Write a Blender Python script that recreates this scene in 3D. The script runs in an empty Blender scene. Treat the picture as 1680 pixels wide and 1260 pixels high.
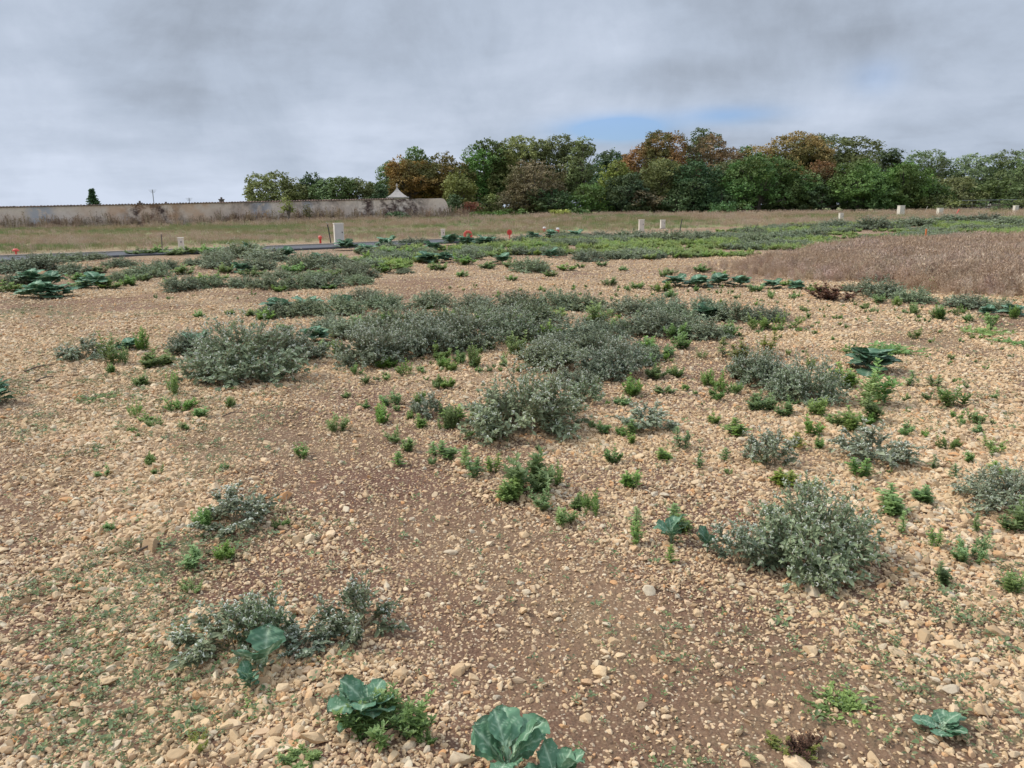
import bpy, math, random
import numpy as np
from mathutils import Matrix, Vector
sc = bpy.context.scene
R = math.radians
rng = np.random.default_rng(7)

# ------------------------------------------------------------------ terrain function
def _h(ix, iy, s):
    n = (ix.astype(np.int64)*374761393 + iy.astype(np.int64)*668265263 + s*974634777) & 0x7fffffff
    n = ((n ^ (n >> 13)) * 1274126177) & 0x7fffffff
    return ((n ^ (n >> 16)) & 0xffff)/65535.0
def vnoise(x, y, s=0):
    x = np.asarray(x, float); y = np.asarray(y, float)
    ix = np.floor(x); iy = np.floor(y); fx = x-ix; fy = y-iy
    fx = fx*fx*(3-2*fx); fy = fy*fy*(3-2*fy)
    a = _h(ix, iy, s); b = _h(ix+1, iy, s); c = _h(ix, iy+1, s); d = _h(ix+1, iy+1, s)
    return (a*(1-fx)+b*fx)*(1-fy)+(c*(1-fx)+d*fx)*fy
def fbm(x, y, s=0, o=3):
    v = 0; a = .5; t = 0
    for i in range(o):
        v = v+a*vnoise(x*2**i+17.3*i, y*2**i-9.1*i, s+i); t += a; a *= .5
    return v/t
def sst(a, b, x):
    t = np.clip((np.asarray(x, float)-a)/(b-a), 0, 1); return t*t*(3-2*t)
def terrain(x, y):
    x = np.asarray(x, float); y = np.asarray(y, float)
    h = .10*(fbm(x/2.6, y/2.6, 3)-.5) + .035*(fbm(x/.6, y/.6, 9, 2)-.5)
    h = h + .16*(fbm(x/9., y/9., 5, 2)-.5)*sst(4, 14, y)*(1-sst(34, 50, y))
    h = h*(1-.8*sst(24, 34, y))
    h = h + .45*sst(50, 96, y+.22*x)
    return h

# ------------------------------------------------------------------ camera
CAMZ = 1.6+float(terrain(0, 0)); FPX = 1269.0; W0, H0 = 1680, 1260
cam = bpy.data.cameras.new('camera'); co = bpy.data.objects.new('camera', cam); sc.collection.objects.link(co)
cam.sensor_width = 36; cam.lens = 36*FPX/W0; cam.clip_start = .05; cam.clip_end = 6000
CM = Matrix.Rotation(R(90-12.85), 4, 'X') @ Matrix.Rotation(R(-.58), 4, 'Z')
CM = Matrix.Translation((0, 0, CAMZ)) @ CM
co.matrix_world = CM; sc.camera = co
sc.render.resolution_x = 1024; sc.render.resolution_y = 768
RM = np.array(CM.to_3x3())
def ray(px, py):
    d = RM @ np.array([(px-W0/2)/FPX, -(py-H0/2)/FPX, -1.0]); return d/d[1]       # y = 1
def gp(px, py):
    d = ray(px, py); t = np.geomspace(1.0, 900, 2500)
    z = CAMZ+d[2]*t - terrain(d[0]*t, t); k = np.argmax(z < 0)
    if z[k] >= 0: k = len(t)-1
    t0, t1 = t[max(k-1, 0)], t[k]
    for _ in range(12):
        m = .5*(t0+t1)
        if CAMZ+d[2]*m-float(terrain(d[0]*m, m)) < 0: t1 = m
        else: t0 = m
    return d[0]*t1, t1
def at(px, py, D):
    d = ray(px, py); return d[0]*D, D, CAMZ+d[2]*D
def proj(x, y, z):
    P = np.stack([np.asarray(x, float), np.asarray(y, float), np.asarray(z, float)-CAMZ], -1) @ RM
    w = np.maximum(-P[..., 2], .01)
    return W0/2+FPX*P[..., 0]/w, H0/2-FPX*P[..., 1]/w

# ------------------------------------------------------------------ world, sun, exposure
SUN_EL, SUN_AZ = R(46), R(282)            # azimuth clockwise from +Y: from the left
wd = bpy.data.worlds.new('World'); sc.world = wd; wd.use_nodes = True
def NN(nt, t, **k):
    n = nt.nodes.new(t)
    for a, b in k.items(): setattr(n, a, b)
    return n
def world():
    nt = wd.node_tree; nt.nodes.clear(); L = nt.links.new
    out = NN(nt, 'ShaderNodeOutputWorld'); bg = NN(nt, 'ShaderNodeBackground'); bg.inputs[1].default_value = .1
    sky = NN(nt, 'ShaderNodeTexSky', sky_type='NISHITA'); sky.sun_disc = False
    sky.sun_elevation = SUN_EL; sky.sun_rotation = SUN_AZ
    tc = NN(nt, 'ShaderNodeTexCoord'); sep = NN(nt, 'ShaderNodeSeparateXYZ'); L(tc.outputs['Generated'], sep.inputs[0])
    def m(op, a, b=None, c=None):
        n = NN(nt, 'ShaderNodeMath', operation=op)
        for i, v in enumerate((a, b, c)):
            if v is None: continue
            if isinstance(v, (int, float)): n.inputs[i].default_value = v
            else: L(v, n.inputs[i])
        return n.outputs[0]
    z = m('MAXIMUM', sep.outputs[2], 0.0)
    den = m('ADD', z, .16)
    u = m('DIVIDE', sep.outputs[0], den); v = m('DIVIDE', sep.outputs[1], den)
    cb = NN(nt, 'ShaderNodeCombineXYZ'); L(u, cb.inputs[0]); L(v, cb.inputs[1])
    def noise(vec, s, det, ro=.5, off=0, dist=0):
        mp = NN(nt, 'ShaderNodeMapping'); mp.inputs[1].default_value = (off, off*.7, 0); L(vec, mp.inputs[0])
        n = NN(nt, 'ShaderNodeTexNoise'); n.inputs['Scale'].default_value = s; n.inputs['Detail'].default_value = det
        n.inputs['Roughness'].default_value = ro; n.inputs['Distortion'].default_value = dist; L(mp.outputs[0], n.inputs[0]); return n.outputs[0]
    n1 = noise(cb.outputs[0], .55, 5, .5, 3.1, .3); n2 = noise(cb.outputs[0], 1.7, 6, .55, 8.7, .2)
    n3 = noise(tc.outputs['Generated'], 5.2, 10, .62, 1.3, .35)
    # localised cloud structure at fixed directions
    def blob(px, py, k, sx=1.0, sz=1.0):
        d = ray(px, py); d = d/np.linalg.norm(d)
        dx = m('MULTIPLY', m('SUBTRACT', sep.outputs[0], float(d[0])), sx); dz = m('MULTIPLY', m('SUBTRACT', sep.outputs[2], float(d[2])), sz)
        dy = m('SUBTRACT', sep.outputs[1], float(d[1]))
        q = m('ADD', m('ADD', m('MULTIPLY', dx, dx), m('MULTIPLY', dz, dz)), m('MULTIPLY', dy, dy))
        return m('EXPONENT', m('MULTIPLY', q, -k))
    s = m('MULTIPLY', m('SUBTRACT', n1, .5), 1.0); s = m('ADD', s, m('MULTIPLY', m('SUBTRACT', n2, .5), .45))
    s = m('ADD', s, m('MULTIPLY', m('SUBTRACT', n3, .5), 1.05)); s = m('ADD', s, .60)
    pf = NN(nt, 'ShaderNodeMapRange'); pf.interpolation_type = 'SMOOTHSTEP'; L(noise(cb.outputs[0], 2.0, 7, .55, 5.5, .25), pf.inputs[0]); pf.inputs[1].default_value = .44; pf.inputs[2].default_value = .60
    s = m('ADD', s, m('MULTIPLY', m('SUBTRACT', pf.outputs[0], .45), .07))
    s = m('SUBTRACT', s, m('MULTIPLY', blob(1290, 95, 45, .7, 1.6), .30))
    s = m('SUBTRACT', s, m('MULTIPLY', blob(330, 60, 18, .6, 1.7), .20))
    s = m('SUBTRACT', s, m('MULTIPLY', blob(760, 90, 20, .6, 1.7), .12))
    s = m('ADD', s, m('MULTIPLY', blob(1380, 185, 260, .7, 1.7), .55))
    s = m('ADD', s, m('MULTIPLY', blob(1050, 185, 300, .5, 2.2), .30))
    s = m('ADD', s, m('MULTIPLY', blob(60, 170, 40, .6, 1.7), .28))
    s = m('ADD', s, m('MULTIPLY', blob(300, 330, 60, .3, 2), .40))
    s = m('ADD', s, m('MULTIPLY', blob(900, 30, 60, .6, 1.7), .2))
    cr = NN(nt, 'ShaderNodeValToRGB'); L(s, cr.inputs[0]); e = cr.color_ramp.elements
    e[0].position = .10; e[0].color = (.255, .292, .352, 1); e[1].position = .98; e[1].color = (.52, .58, .69, 1)
    x = e.new(.5); x.color = (.375, .432, .525, 1)
    # brighter overcast toward the zenith (above the picture)
    zb = m('ADD', 1.0, m('MULTIPLY', m('SMOOTH_MIN', m('MAXIMUM', m('SUBTRACT', z, .30), 0.0), .6, .1), 1.9))
    mulc = NN(nt, 'ShaderNodeVectorMath', operation='SCALE'); L(cr.outputs[0], mulc.inputs[0]); L(m('MULTIPLY', zb, 10.0), mulc.inputs['Scale'])
    # breaks in the cloud where the blue sky shows
    hole = m('ADD', m('MULTIPLY', blob(1440, 128, 1800, .8, 1.3), .38), m('MULTIPLY', blob(1010, 212, 1000, .5, 2.4), 2.6))
    hole = m('ADD', hole, m('MULTIPLY', blob(1190, 190, 1000, .45, 3.0), .9))
    hole = m('MULTIPLY', hole, m('ADD', .35, m('MULTIPLY', noise(tc.outputs['Generated'], 9, 4, .5, 4.4), 1.0)))
    hole = m('MINIMUM', m('MULTIPLY', hole, .85), .85)
    bl = NN(nt, 'ShaderNodeVectorMath', operation='MULTIPLY'); L(sky.outputs[0], bl.inputs[0]); bl.inputs[1].default_value = (.66, .84, 1.22)
    mx = NN(nt, 'ShaderNodeMix', data_type='RGBA'); L(hole, mx.inputs[0]); L(mulc.outputs[0], mx.inputs[6]); L(bl.outputs[0], mx.inputs[7])
    L(mx.outputs[2], bg.inputs[0]); L(bg.outputs[0], out.inputs[0])
world()
sl = bpy.data.lights.new('sun', 'SUN'); sl.energy = 2.5; sl.angle = R(10); sl.color = (1, .95, .87)
so = bpy.data.objects.new('sun', sl); sc.collection.objects.link(so)
sd = Vector((math.sin(SUN_AZ)*math.cos(SUN_EL), math.cos(SUN_AZ)*math.cos(SUN_EL), math.sin(SUN_EL)))
so.rotation_euler = sd.to_track_quat('Z', 'Y').to_euler(); so.location = sd*50
sc.view_settings.view_transform = 'Standard'; sc.view_settings.look = 'None'
sc.view_settings.exposure = 0.32; sc.view_settings.gamma = 1
sc.render.engine = 'CYCLES'

# ------------------------------------------------------------------ helpers
def tag(o, label=None, cat=None, group=None, kind=None):
    if label: o['label'] = label
    if cat: o['category'] = cat
    if group: o['group'] = group
    if kind: o['kind'] = kind
    return o
def link(o, parent=None):
    sc.collection.objects.link(o)
    if parent is not None: o.parent = parent
    return o
def empty(name, loc, rz=0):
    o = bpy.data.objects.new(name, None); o.empty_display_size = .1; o.location = loc; o.rotation_euler = (0, 0, rz); return link(o)
def mesh_np(name, V, Fs, mats, var=None, matidx=None, smooth=False, attrs=None):
    """V (n,3); Fs list of int arrays (m,k)"""
    me = bpy.data.meshes.new(name); V = np.asarray(V, np.float32)
    me.vertices.add(len(V)); me.vertices.foreach_set('co', V.ravel())
    loops = np.concatenate([f.ravel() for f in Fs]).astype(np.int32)
    tot = np.concatenate([np.full(len(f), f.shape[1]) for f in Fs]).astype(np.int32)
    me.loops.add(len(loops)); me.loops.foreach_set('vertex_index', loops)
    me.polygons.add(len(tot)); me.polygons.foreach_set('loop_start', np.concatenate([[0], np.cumsum(tot)[:-1]]).astype(np.int32))
    if matidx is not None: me.polygons.foreach_set('material_index', np.asarray(matidx, np.int32))
    me.polygons.foreach_set('use_smooth', np.full(len(tot), smooth))
    me.update(calc_edges=True)
    if var is not None:
        a = me.attributes.new('var', 'FLOAT', 'FACE'); a.data.foreach_set('value', np.asarray(var, np.float32))
    if attrs:
        for k, v in attrs.items():
            a = me.attributes.new(k, 'FLOAT', 'POINT'); a.data.foreach_set('value', np.asarray(v, np.float32))
    for m in (mats if isinstance(mats, (list, tuple)) else [mats]): me.materials.append(m)
    return me
def nrm(a): return a/np.maximum(np.linalg.norm(a, axis=-1, keepdims=True), 1e-9)
def frames(D, N):
    x = nrm(D); z = nrm(N-(N*x).sum(-1, keepdims=True)*x); y = np.cross(z, x); return np.stack([x, y, z], -1)
def inst(TV, TF, P, Rm, S):
    """copies of template -> V, [F]"""
    S = np.asarray(S, float)
    if S.ndim == 1: S = S[:, None]*np.ones(3)
    V = np.einsum('nij,nkj->nki', Rm, TV[None]*S[:, None, :]) + P[:, None, :]
    off = (np.arange(len(P))*len(TV))[:, None, None]
    return V.reshape(-1, 3), [(f[None]+off).reshape(-1, f.shape[1]) for f in TF]
class Acc:
    def __init__(s): s.V = []; s.F = {}; s.n = 0
    def add(s, V, Fs, mat=0, var=None):
        """var: value per face list or None"""
        for i, f in enumerate(Fs):
            v = np.zeros(len(f)) if var is None else (np.full(len(f), var) if np.isscalar(var) else np.repeat(var, len(f)//len(var)))
            s.F.setdefault(f.shape[1], []).append((f+s.n, np.full(len(f), mat), v))
        s.V.append(np.asarray(V, float)); s.n += len(V)
    def mesh(s, name, mats, smooth=False):
        Fs = []; mi = []; va = []
        for k, l in s.F.items():
            Fs.append(np.concatenate([a[0] for a in l])); mi.append(np.concatenate([a[1] for a in l])); va.append(np.concatenate([a[2] for a in l]))
        return mesh_np(name, np.concatenate(s.V), Fs, mats, np.concatenate(va), np.concatenate(mi), smooth)
def tube(path, rad, n=6, cap=True):
    path = np.asarray(path, float); m = len(path); rad = np.broadcast_to(rad, (m,))
    T = nrm(np.gradient(path, axis=0)); up = np.array([0, 0, 1.]) if abs(T[0, 2]) < .9 else np.array([1., 0, 0])
    a = np.arange(n)*2*np.pi/n; V = []
    for i in range(m):
        s = np.cross(T[i], up); s /= max(np.linalg.norm(s), 1e-9); t = np.cross(s, T[i])
        V.append(path[i]+rad[i]*(np.cos(a)[:, None]*s+np.sin(a)[:, None]*t))
    V = np.concatenate(V); F = []
    for i in range(m-1):
        for j in range(n): F.append([i*n+j, i*n+(j+1) % n, (i+1)*n+(j+1) % n, (i+1)*n+j])
    Fs = [np.array(F)]
    if cap: Fs.append(np.array([list(range(n))[::-1], list(range((m-1)*n, m*n))]))
    return V, Fs
def box(x0, x1, y0, y1, z0, z1, b=0):
    V = np.array([[x, y, z] for z in (z0, z1) for y in (y0, y1) for x in (x0, x1)], float)
    return V, [np.array([[0, 2, 3, 1], [4, 5, 7, 6], [0, 1, 5, 4], [2, 6, 7, 3], [0, 4, 6, 2], [1, 3, 7, 5]])]
def bevel(o, w=.006, s=2):
    m = o.modifiers.new('bevel', 'BEVEL'); m.width = w; m.segments = s; m.limit_method = 'ANGLE'
def obj(name, me, parent=None, loc=None):
    o = bpy.data.objects.new(name, me)
    if loc is not None: o.location = loc
    return link(o, parent)

# ------------------------------------------------------------------ materials
def new_mat(name):
    m = bpy.data.materials.new(name); m.use_nodes = True; m.node_tree.nodes.clear(); return m, m.node_tree
def rgba(c): return (c[0], c[1], c[2], 1)
def mixc(nt, f, a, b):
    n = NN(nt, 'ShaderNodeMix', data_type='RGBA')
    for i, v in ((0, f), (6, a), (7, b)):
        if isinstance(v, (int, float)): n.inputs[i].default_value = v
        elif isinstance(v, tuple): n.inputs[i].default_value = rgba(v)
        else: nt.links.new(v, n.inputs[i])
    return n.outputs[2]
def mth(nt, op, a, b=None, clamp=False):
    n = NN(nt, 'ShaderNodeMath', operation=op); n.use_clamp = clamp
    for i, v in enumerate((a, b)):
        if v is None: continue
        if isinstance(v, (int, float)): n.inputs[i].default_value = v
        else: nt.links.new(v, n.inputs[i])
    return n.outputs[0]
def mrange(nt, v, a, b, c=0., d=1.):
    n = NN(nt, 'ShaderNodeMapRange'); nt.links.new(v, n.inputs[0])
    for i, x in enumerate((a, b, c, d)): n.inputs[i+1].default_value = x
    return n.outputs[0]
def tnoise(nt, vec, s, det=3, ro=.5, dist=0):
    n = NN(nt, 'ShaderNodeTexNoise'); n.inputs['Scale'].default_value = s; n.inputs['Detail'].default_value = det
    n.inputs['Roughness'].default_value = ro; n.inputs['Distortion'].default_value = dist
    if vec is not None: nt.links.new(vec, n.inputs[0])
    return n.outputs[0]
def attr(nt, name):
    n = NN(nt, 'ShaderNodeAttribute'); n.attribute_name = name; return n.outputs['Fac']
def leaf_mat(name, a, b, trans=.22, rough=.55, big=None, wiltcol=None):
    m, nt = new_mat(name); L = nt.links.new
    out = NN(nt, 'ShaderNodeOutputMaterial'); p = NN(nt, 'ShaderNodeBsdfPrincipled'); t = NN(nt, 'ShaderNodeBsdfTranslucent'); mx = NN(nt, 'ShaderNodeMixShader')
    c = mixc(nt, attr(nt, 'var'), a, b)
    oi = NN(nt, 'ShaderNodeObjectInfo')
    hs = NN(nt, 'ShaderNodeHueSaturation'); L(c, hs.inputs['Color'])
    L(mrange(nt, oi.outputs['Random'], 0, 1, .76, 1.22), hs.inputs['Value'])
    fr = mth(nt, 'FRACT', mth(nt, 'MULTIPLY', oi.outputs['Random'], 7.13)); L(mrange(nt, fr, 0, 1, .478, .515), hs.inputs['Hue']); L(mrange(nt, mth(nt, 'FRACT', mth(nt, 'MULTIPLY', fr, 5.7)), 0, 1, .78, 1.05), hs.inputs['Saturation']); c = hs.outputs[0]
    if big:
        g = NN(nt, 'ShaderNodeNewGeometry'); c = mixc(nt, mrange(nt, tnoise(nt, g.outputs['Position'], big[0], 3), .42, .62), c, big[1])
    p.inputs['Roughness'].default_value = rough; p.inputs['Specular IOR Level'].default_value = .35
    L(c, p.inputs['Base Color']); L(c, t.inputs[0]); mx.inputs[0].default_value = trans
    L(p.outputs[0], mx.inputs[1]); L(t.outputs[0], mx.inputs[2]); L(mx.outputs[0], out.inputs[0]); return m
def flat_mat(name, col, rough=.6, noise=None, metal=0, bump=None):
    m, nt = new_mat(name); L = nt.links.new
    out = NN(nt, 'ShaderNodeOutputMaterial'); p = NN(nt, 'ShaderNodeBsdfPrincipled'); tc = NN(nt, 'ShaderNodeTexCoord')
    p.inputs['Roughness'].default_value = rough; p.inputs['Metallic'].default_value = metal
    if noise:
        c = mixc(nt, mrange(nt, tnoise(nt, tc.outputs['Object'], noise[0], 5, .6), .35, .68), col, noise[1]); L(c, p.inputs['Base Color'])
    else: p.inputs['Base Color'].default_value = rgba(col)
    if bump:
        b = NN(nt, 'ShaderNodeBump'); b.inputs['Strength'].default_value = bump[1]; b.inputs['Distance'].default_value = bump[2]
        L(tnoise(nt, tc.outputs['Object'], bump[0], 5, .6), b.inputs['Height']); L(b.outputs[0], p.inputs['Normal'])
    L(p.outputs[0], out.inputs[0]); return m

M = {}
M['grey_leaf'] = leaf_mat('grey_leaf', (.145, .185, .098), (.32, .385, .215), .2, .8)
M['grey_flower'] = flat_mat('grey_flower', (.66, .66, .56), .8, (60, (.48, .52, .40)))
M['grey_stem'] = flat_mat('grey_stem', (.26, .22, .14), .8)
M['green_leaf'] = leaf_mat('green_leaf', (.135, .235, .048), (.32, .47, .13), .38, .5)
M['yellow_leaf'] = leaf_mat('yellow_leaf', (.17, .23, .035), (.32, .35, .06), .3, .5)
M['green_stem'] = flat_mat('green_stem', (.12, .19, .05), .7)
M['dead_leaf'] = leaf_mat('dead_leaf', (.07, .035, .02), (.20, .11, .05), .1, .8)
M['dry_straw'] = leaf_mat('dry_straw', (.36, .25, .165), (.66, .51, .36), .15, .8, (.5, (.44, .31, .205)))
M['dry_weed'] = leaf_mat('dry_weed', (.22, .15, .09), (.48, .36, .23), .1, .8)
M['field_grass'] = leaf_mat('field_grass', (.13, .19, .055), (.31, .34, .125), .2, .7, (.12, (.33, .25, .135)))
M['bark'] = flat_mat('bark', (.10, .08, .06), .9, (3, (.20, .17, .14)))
M['twig'] = flat_mat('twig', (.10, .07, .05), .9)

def broad_mat():
    m, nt = new_mat('broad_leaf'); L = nt.links.new
    out = NN(nt, 'ShaderNodeOutputMaterial'); p = NN(nt, 'ShaderNodeBsdfPrincipled'); t = NN(nt, 'ShaderNodeBsdfTranslucent'); mx = NN(nt, 'ShaderNodeMixShader')
    tc = NN(nt, 'ShaderNodeTexCoord'); oi = NN(nt, 'ShaderNodeObjectInfo')
    c = mixc(nt, attr(nt, 'lvar'), (.055, .140, .062), (.125, .245, .145))
    c = mixc(nt, mrange(nt, tnoise(nt, tc.outputs['Object'], 14, 4), .4, .7), c, (.135, .25, .155))
    c = mixc(nt, mth(nt, 'MULTIPLY', attr(nt, 'vein'), .75), c, (.48, .60, .42))
    hs = NN(nt, 'ShaderNodeHueSaturation'); L(c, hs.inputs['Color']); L(mrange(nt, oi.outputs['Random'], 0, 1, .85, 1.2), hs.inputs['Value']); c = hs.outputs[0]
    p.inputs['Roughness'].default_value = .62; p.inputs['Specular IOR Level'].default_value = .3
    b = NN(nt, 'ShaderNodeBump'); b.inputs['Strength'].default_value = .5; b.inputs['Distance'].default_value = .004
    L(mth(nt, 'SUBTRACT', tnoise(nt, tc.outputs['Object'], 60, 3), attr(nt, 'vein')), b.inputs['Height']); L(b.outputs[0], p.inputs['Normal'])
    L(c, p.inputs['Base Color']); L(c, t.inputs[0]); mx.inputs[0].default_value = .2
    L(p.outputs[0], mx.inputs[1]); L(t.outputs[0], mx.inputs[2]); L(mx.outputs[0], out.inputs[0]); return m
M['broad_leaf'] = broad_mat()
M['broad_stalk'] = flat_mat('broad_stalk', (.22, .33, .20), .5)

def stone_mat(name, per_instance=True):
    m, nt = new_mat(name); L = nt.links.new
    out = NN(nt, 'ShaderNodeOutputMaterial'); p = NN(nt, 'ShaderNodeBsdfPrincipled'); p.inputs['Roughness'].default_value = .9
    p.inputs['Specular IOR Level'].default_value = .2
    tc = NN(nt, 'ShaderNodeTexCoord'); oi = NN(nt, 'ShaderNodeObjectInfo')
    cr = NN(nt, 'ShaderNodeValToRGB'); L(oi.outputs['Random'], cr.inputs[0]); cr.color_ramp.interpolation = 'LINEAR'
    e = cr.color_ramp.elements; e[0].position = 0; e[0].color = (.30, .205, .130, 1); e[1].position = 1; e[1].color = (.66, .545, .40, 1)
    for pos, c in ((.25, (.46, .325, .205)), (.45, (.55, .40, .255)), (.62, (.60, .455, .315)), (.74, (.53, .365, .245)), (.80, (.50, .265, .125)), (.84, (.56, .42, .28)), (.93, (.42, .36, .29))):
        x = e.new(pos); x.color = rgba(c)
    g = NN(nt, 'ShaderNodeNewGeometry'); tn = NN(nt, 'ShaderNodeMix', data_type='RGBA', blend_type='MULTIPLY'); tn.inputs[0].default_value = 1; L(cr.outputs[0], tn.inputs[6]); tn.inputs[7].default_value = (1.13, 1.12, 1.03, 1)
    c = mixc(nt, mrange(nt, tnoise(nt, g.outputs['Position'], 45, 4, .6), .45, .75, 0, .5), tn.outputs[2], (.36, .22, .125))
    c = mixc(nt, mrange(nt, tnoise(nt, g.outputs['Position'], 1.1, 3, .5), .45, .7, 0, .30), c, (.55, .40, .21))
    L(c, p.inputs['Base Color'])
    b = NN(nt, 'ShaderNodeBump'); b.inputs['Strength'].default_value = .5; b.inputs['Distance'].default_value = .002
    L(tnoise(nt, g.outputs['Position'], 220, 3), b.inputs['Height']); L(b.outputs[0], p.inputs['Normal'])
    L(p.outputs[0], out.inputs[0]); return m
M['stone'] = stone_mat('stone')

# ------------------------------------------------------------------ ground zones
SOIL = [(gp(x, y)) for x, y in ((470, 700), (600, 790), (760, 900), (900, 1010), (1080, 1120), (1250, 1230), (1400, 1400))]
SOIL2 = [(gp(x, y)) for x, y in ((380, 930), (560, 960), (760, 1020))]
SOIL3 = [(gp(x, y)) for x, y in ((560, 640), (820, 760), (1140, 800), (1300, 960))]
def dpoly(x, y, P):
    d = np.full(np.shape(x), 1e9)
    for (ax, ay), (bx, by) in zip(P[:-1], P[1:]):
        vx, vy = bx-ax, by-ay; t = np.clip(((x-ax)*vx+(y-ay)*vy)/(vx*vx+vy*vy), 0, 1)
        d = np.minimum(d, np.hypot(x-ax-t*vx, y-ay-t*vy))
    return d
def soiliness(x, y):
    n = (fbm(x*1.3, y*1.3, 21)-.5)*1.1
    s = np.maximum(1-sst(.30, .95, dpoly(x, y, SOIL)+n), .9*(1-sst(.15, .6, dpoly(x, y, SOIL2)+n)))
    s = np.maximum(s, .65*(1-sst(.2, .9, dpoly(x, y, SOIL3)+n)))
    s = np.maximum(s, sst(.50, .68, fbm(x*.55, y*.7, 33))*.85)
    return np.clip(s, 0, 1)
def greenness(x, y):            # thin seedlings between the stones
    px, py = proj(x, y, terrain(x, y))
    g = (1-sst(250, 620, px))*.9+sst(1250, 1600, px)*.55+.25*(1-sst(150, 420, np.hypot(px-1330, py-1170)))
    g = np.where(y < .5, .5, g)
    return np.clip(g*sst(.44, .62, fbm(x*3.1, y*3.1, 51))*sst(.35, .6, fbm(x*.8, y*.8, 52))*1.1+.06, 0, 1)
RA, RB = gp(0, 425), gp(700, 397)
rd = np.array([RB[0]-RA[0], RB[1]-RA[1]]); rd /= np.linalg.norm(rd); rn = np.array([-rd[1], rd[0]])   # rn points away from the camera
def roadside(x, y): return np.where(np.asarray(x) > 2, np.maximum((x-RA[0])*rn[0]+(y-RA[1])*rn[1], y-52.), (x-RA[0])*rn[0]+(y-RA[1])*rn[1])      # >0 beyond the far edge
DRYP = [gp(*p) for p in ((1090, 447), (1160, 436), (1240, 427), (1330, 413), (1440, 403), (1560, 398), (1760, 394), (1950, 410), (1950, 520), (1700, 502), (1570, 490), (1450, 470), (1330, 462), (1190, 452))]
def inpoly(x, y, P):
    c = np.zeros(np.shape(x), bool); n = len(P)
    for i in range(n):
        (x1, y1), (x2, y2) = P[i], P[(i+1) % n]
        k = ((y1 > y) != (y2 > y)) & (x < (x2-x1)*(y-y1)/(y2-y1+1e-12)+x1); c ^= k
    return c

def ground():
    def ax(lo, hi, near, n, c=0):
        t = np.linspace(-1, 1, n); k = 6.2
        a = np.sinh(k*t)/np.sinh(k); return np.where(t < 0, c+a*(c-lo), c+a*(hi-c))
    X = ax(-2500, 2500, .1, 421); Y = ax(-800, 4500, .1, 521, 4.)
    X, Y = np.meshgrid(X, Y); Z = terrain(X, Y); h, w = X.shape
    V = np.stack([X.ravel(), Y.ravel(), Z.ravel()], -1)
    i = np.arange(h*w).reshape(h, w); F = np.stack([i[:-1, :-1], i[:-1, 1:], i[1:, 1:], i[1:, :-1]], -1).reshape(-1, 4)
    x, y = X.ravel(), Y.ravel(); rs = roadside(x, y)
    grass = sst(2.5, 9, rs+3*(fbm(x/4, y/4, 71)-.5))*(.75+.25*sst(.3, .5, fbm(x/5, y/9, 72)))
    grass = np.maximum(grass, sst(60, 75, y))
    dry = (inpoly(x, y, DRYP) & (y > 0)).astype(float)
    me = mesh_np('ground', V, [F], ground_mat(), smooth=True, attrs={'soil': soiliness(x, y), 'green': greenness(x, y)*(rs < 0), 'grass': grass, 'dry': dry})
    return tag(obj('ground', me), kind='structure')
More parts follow.
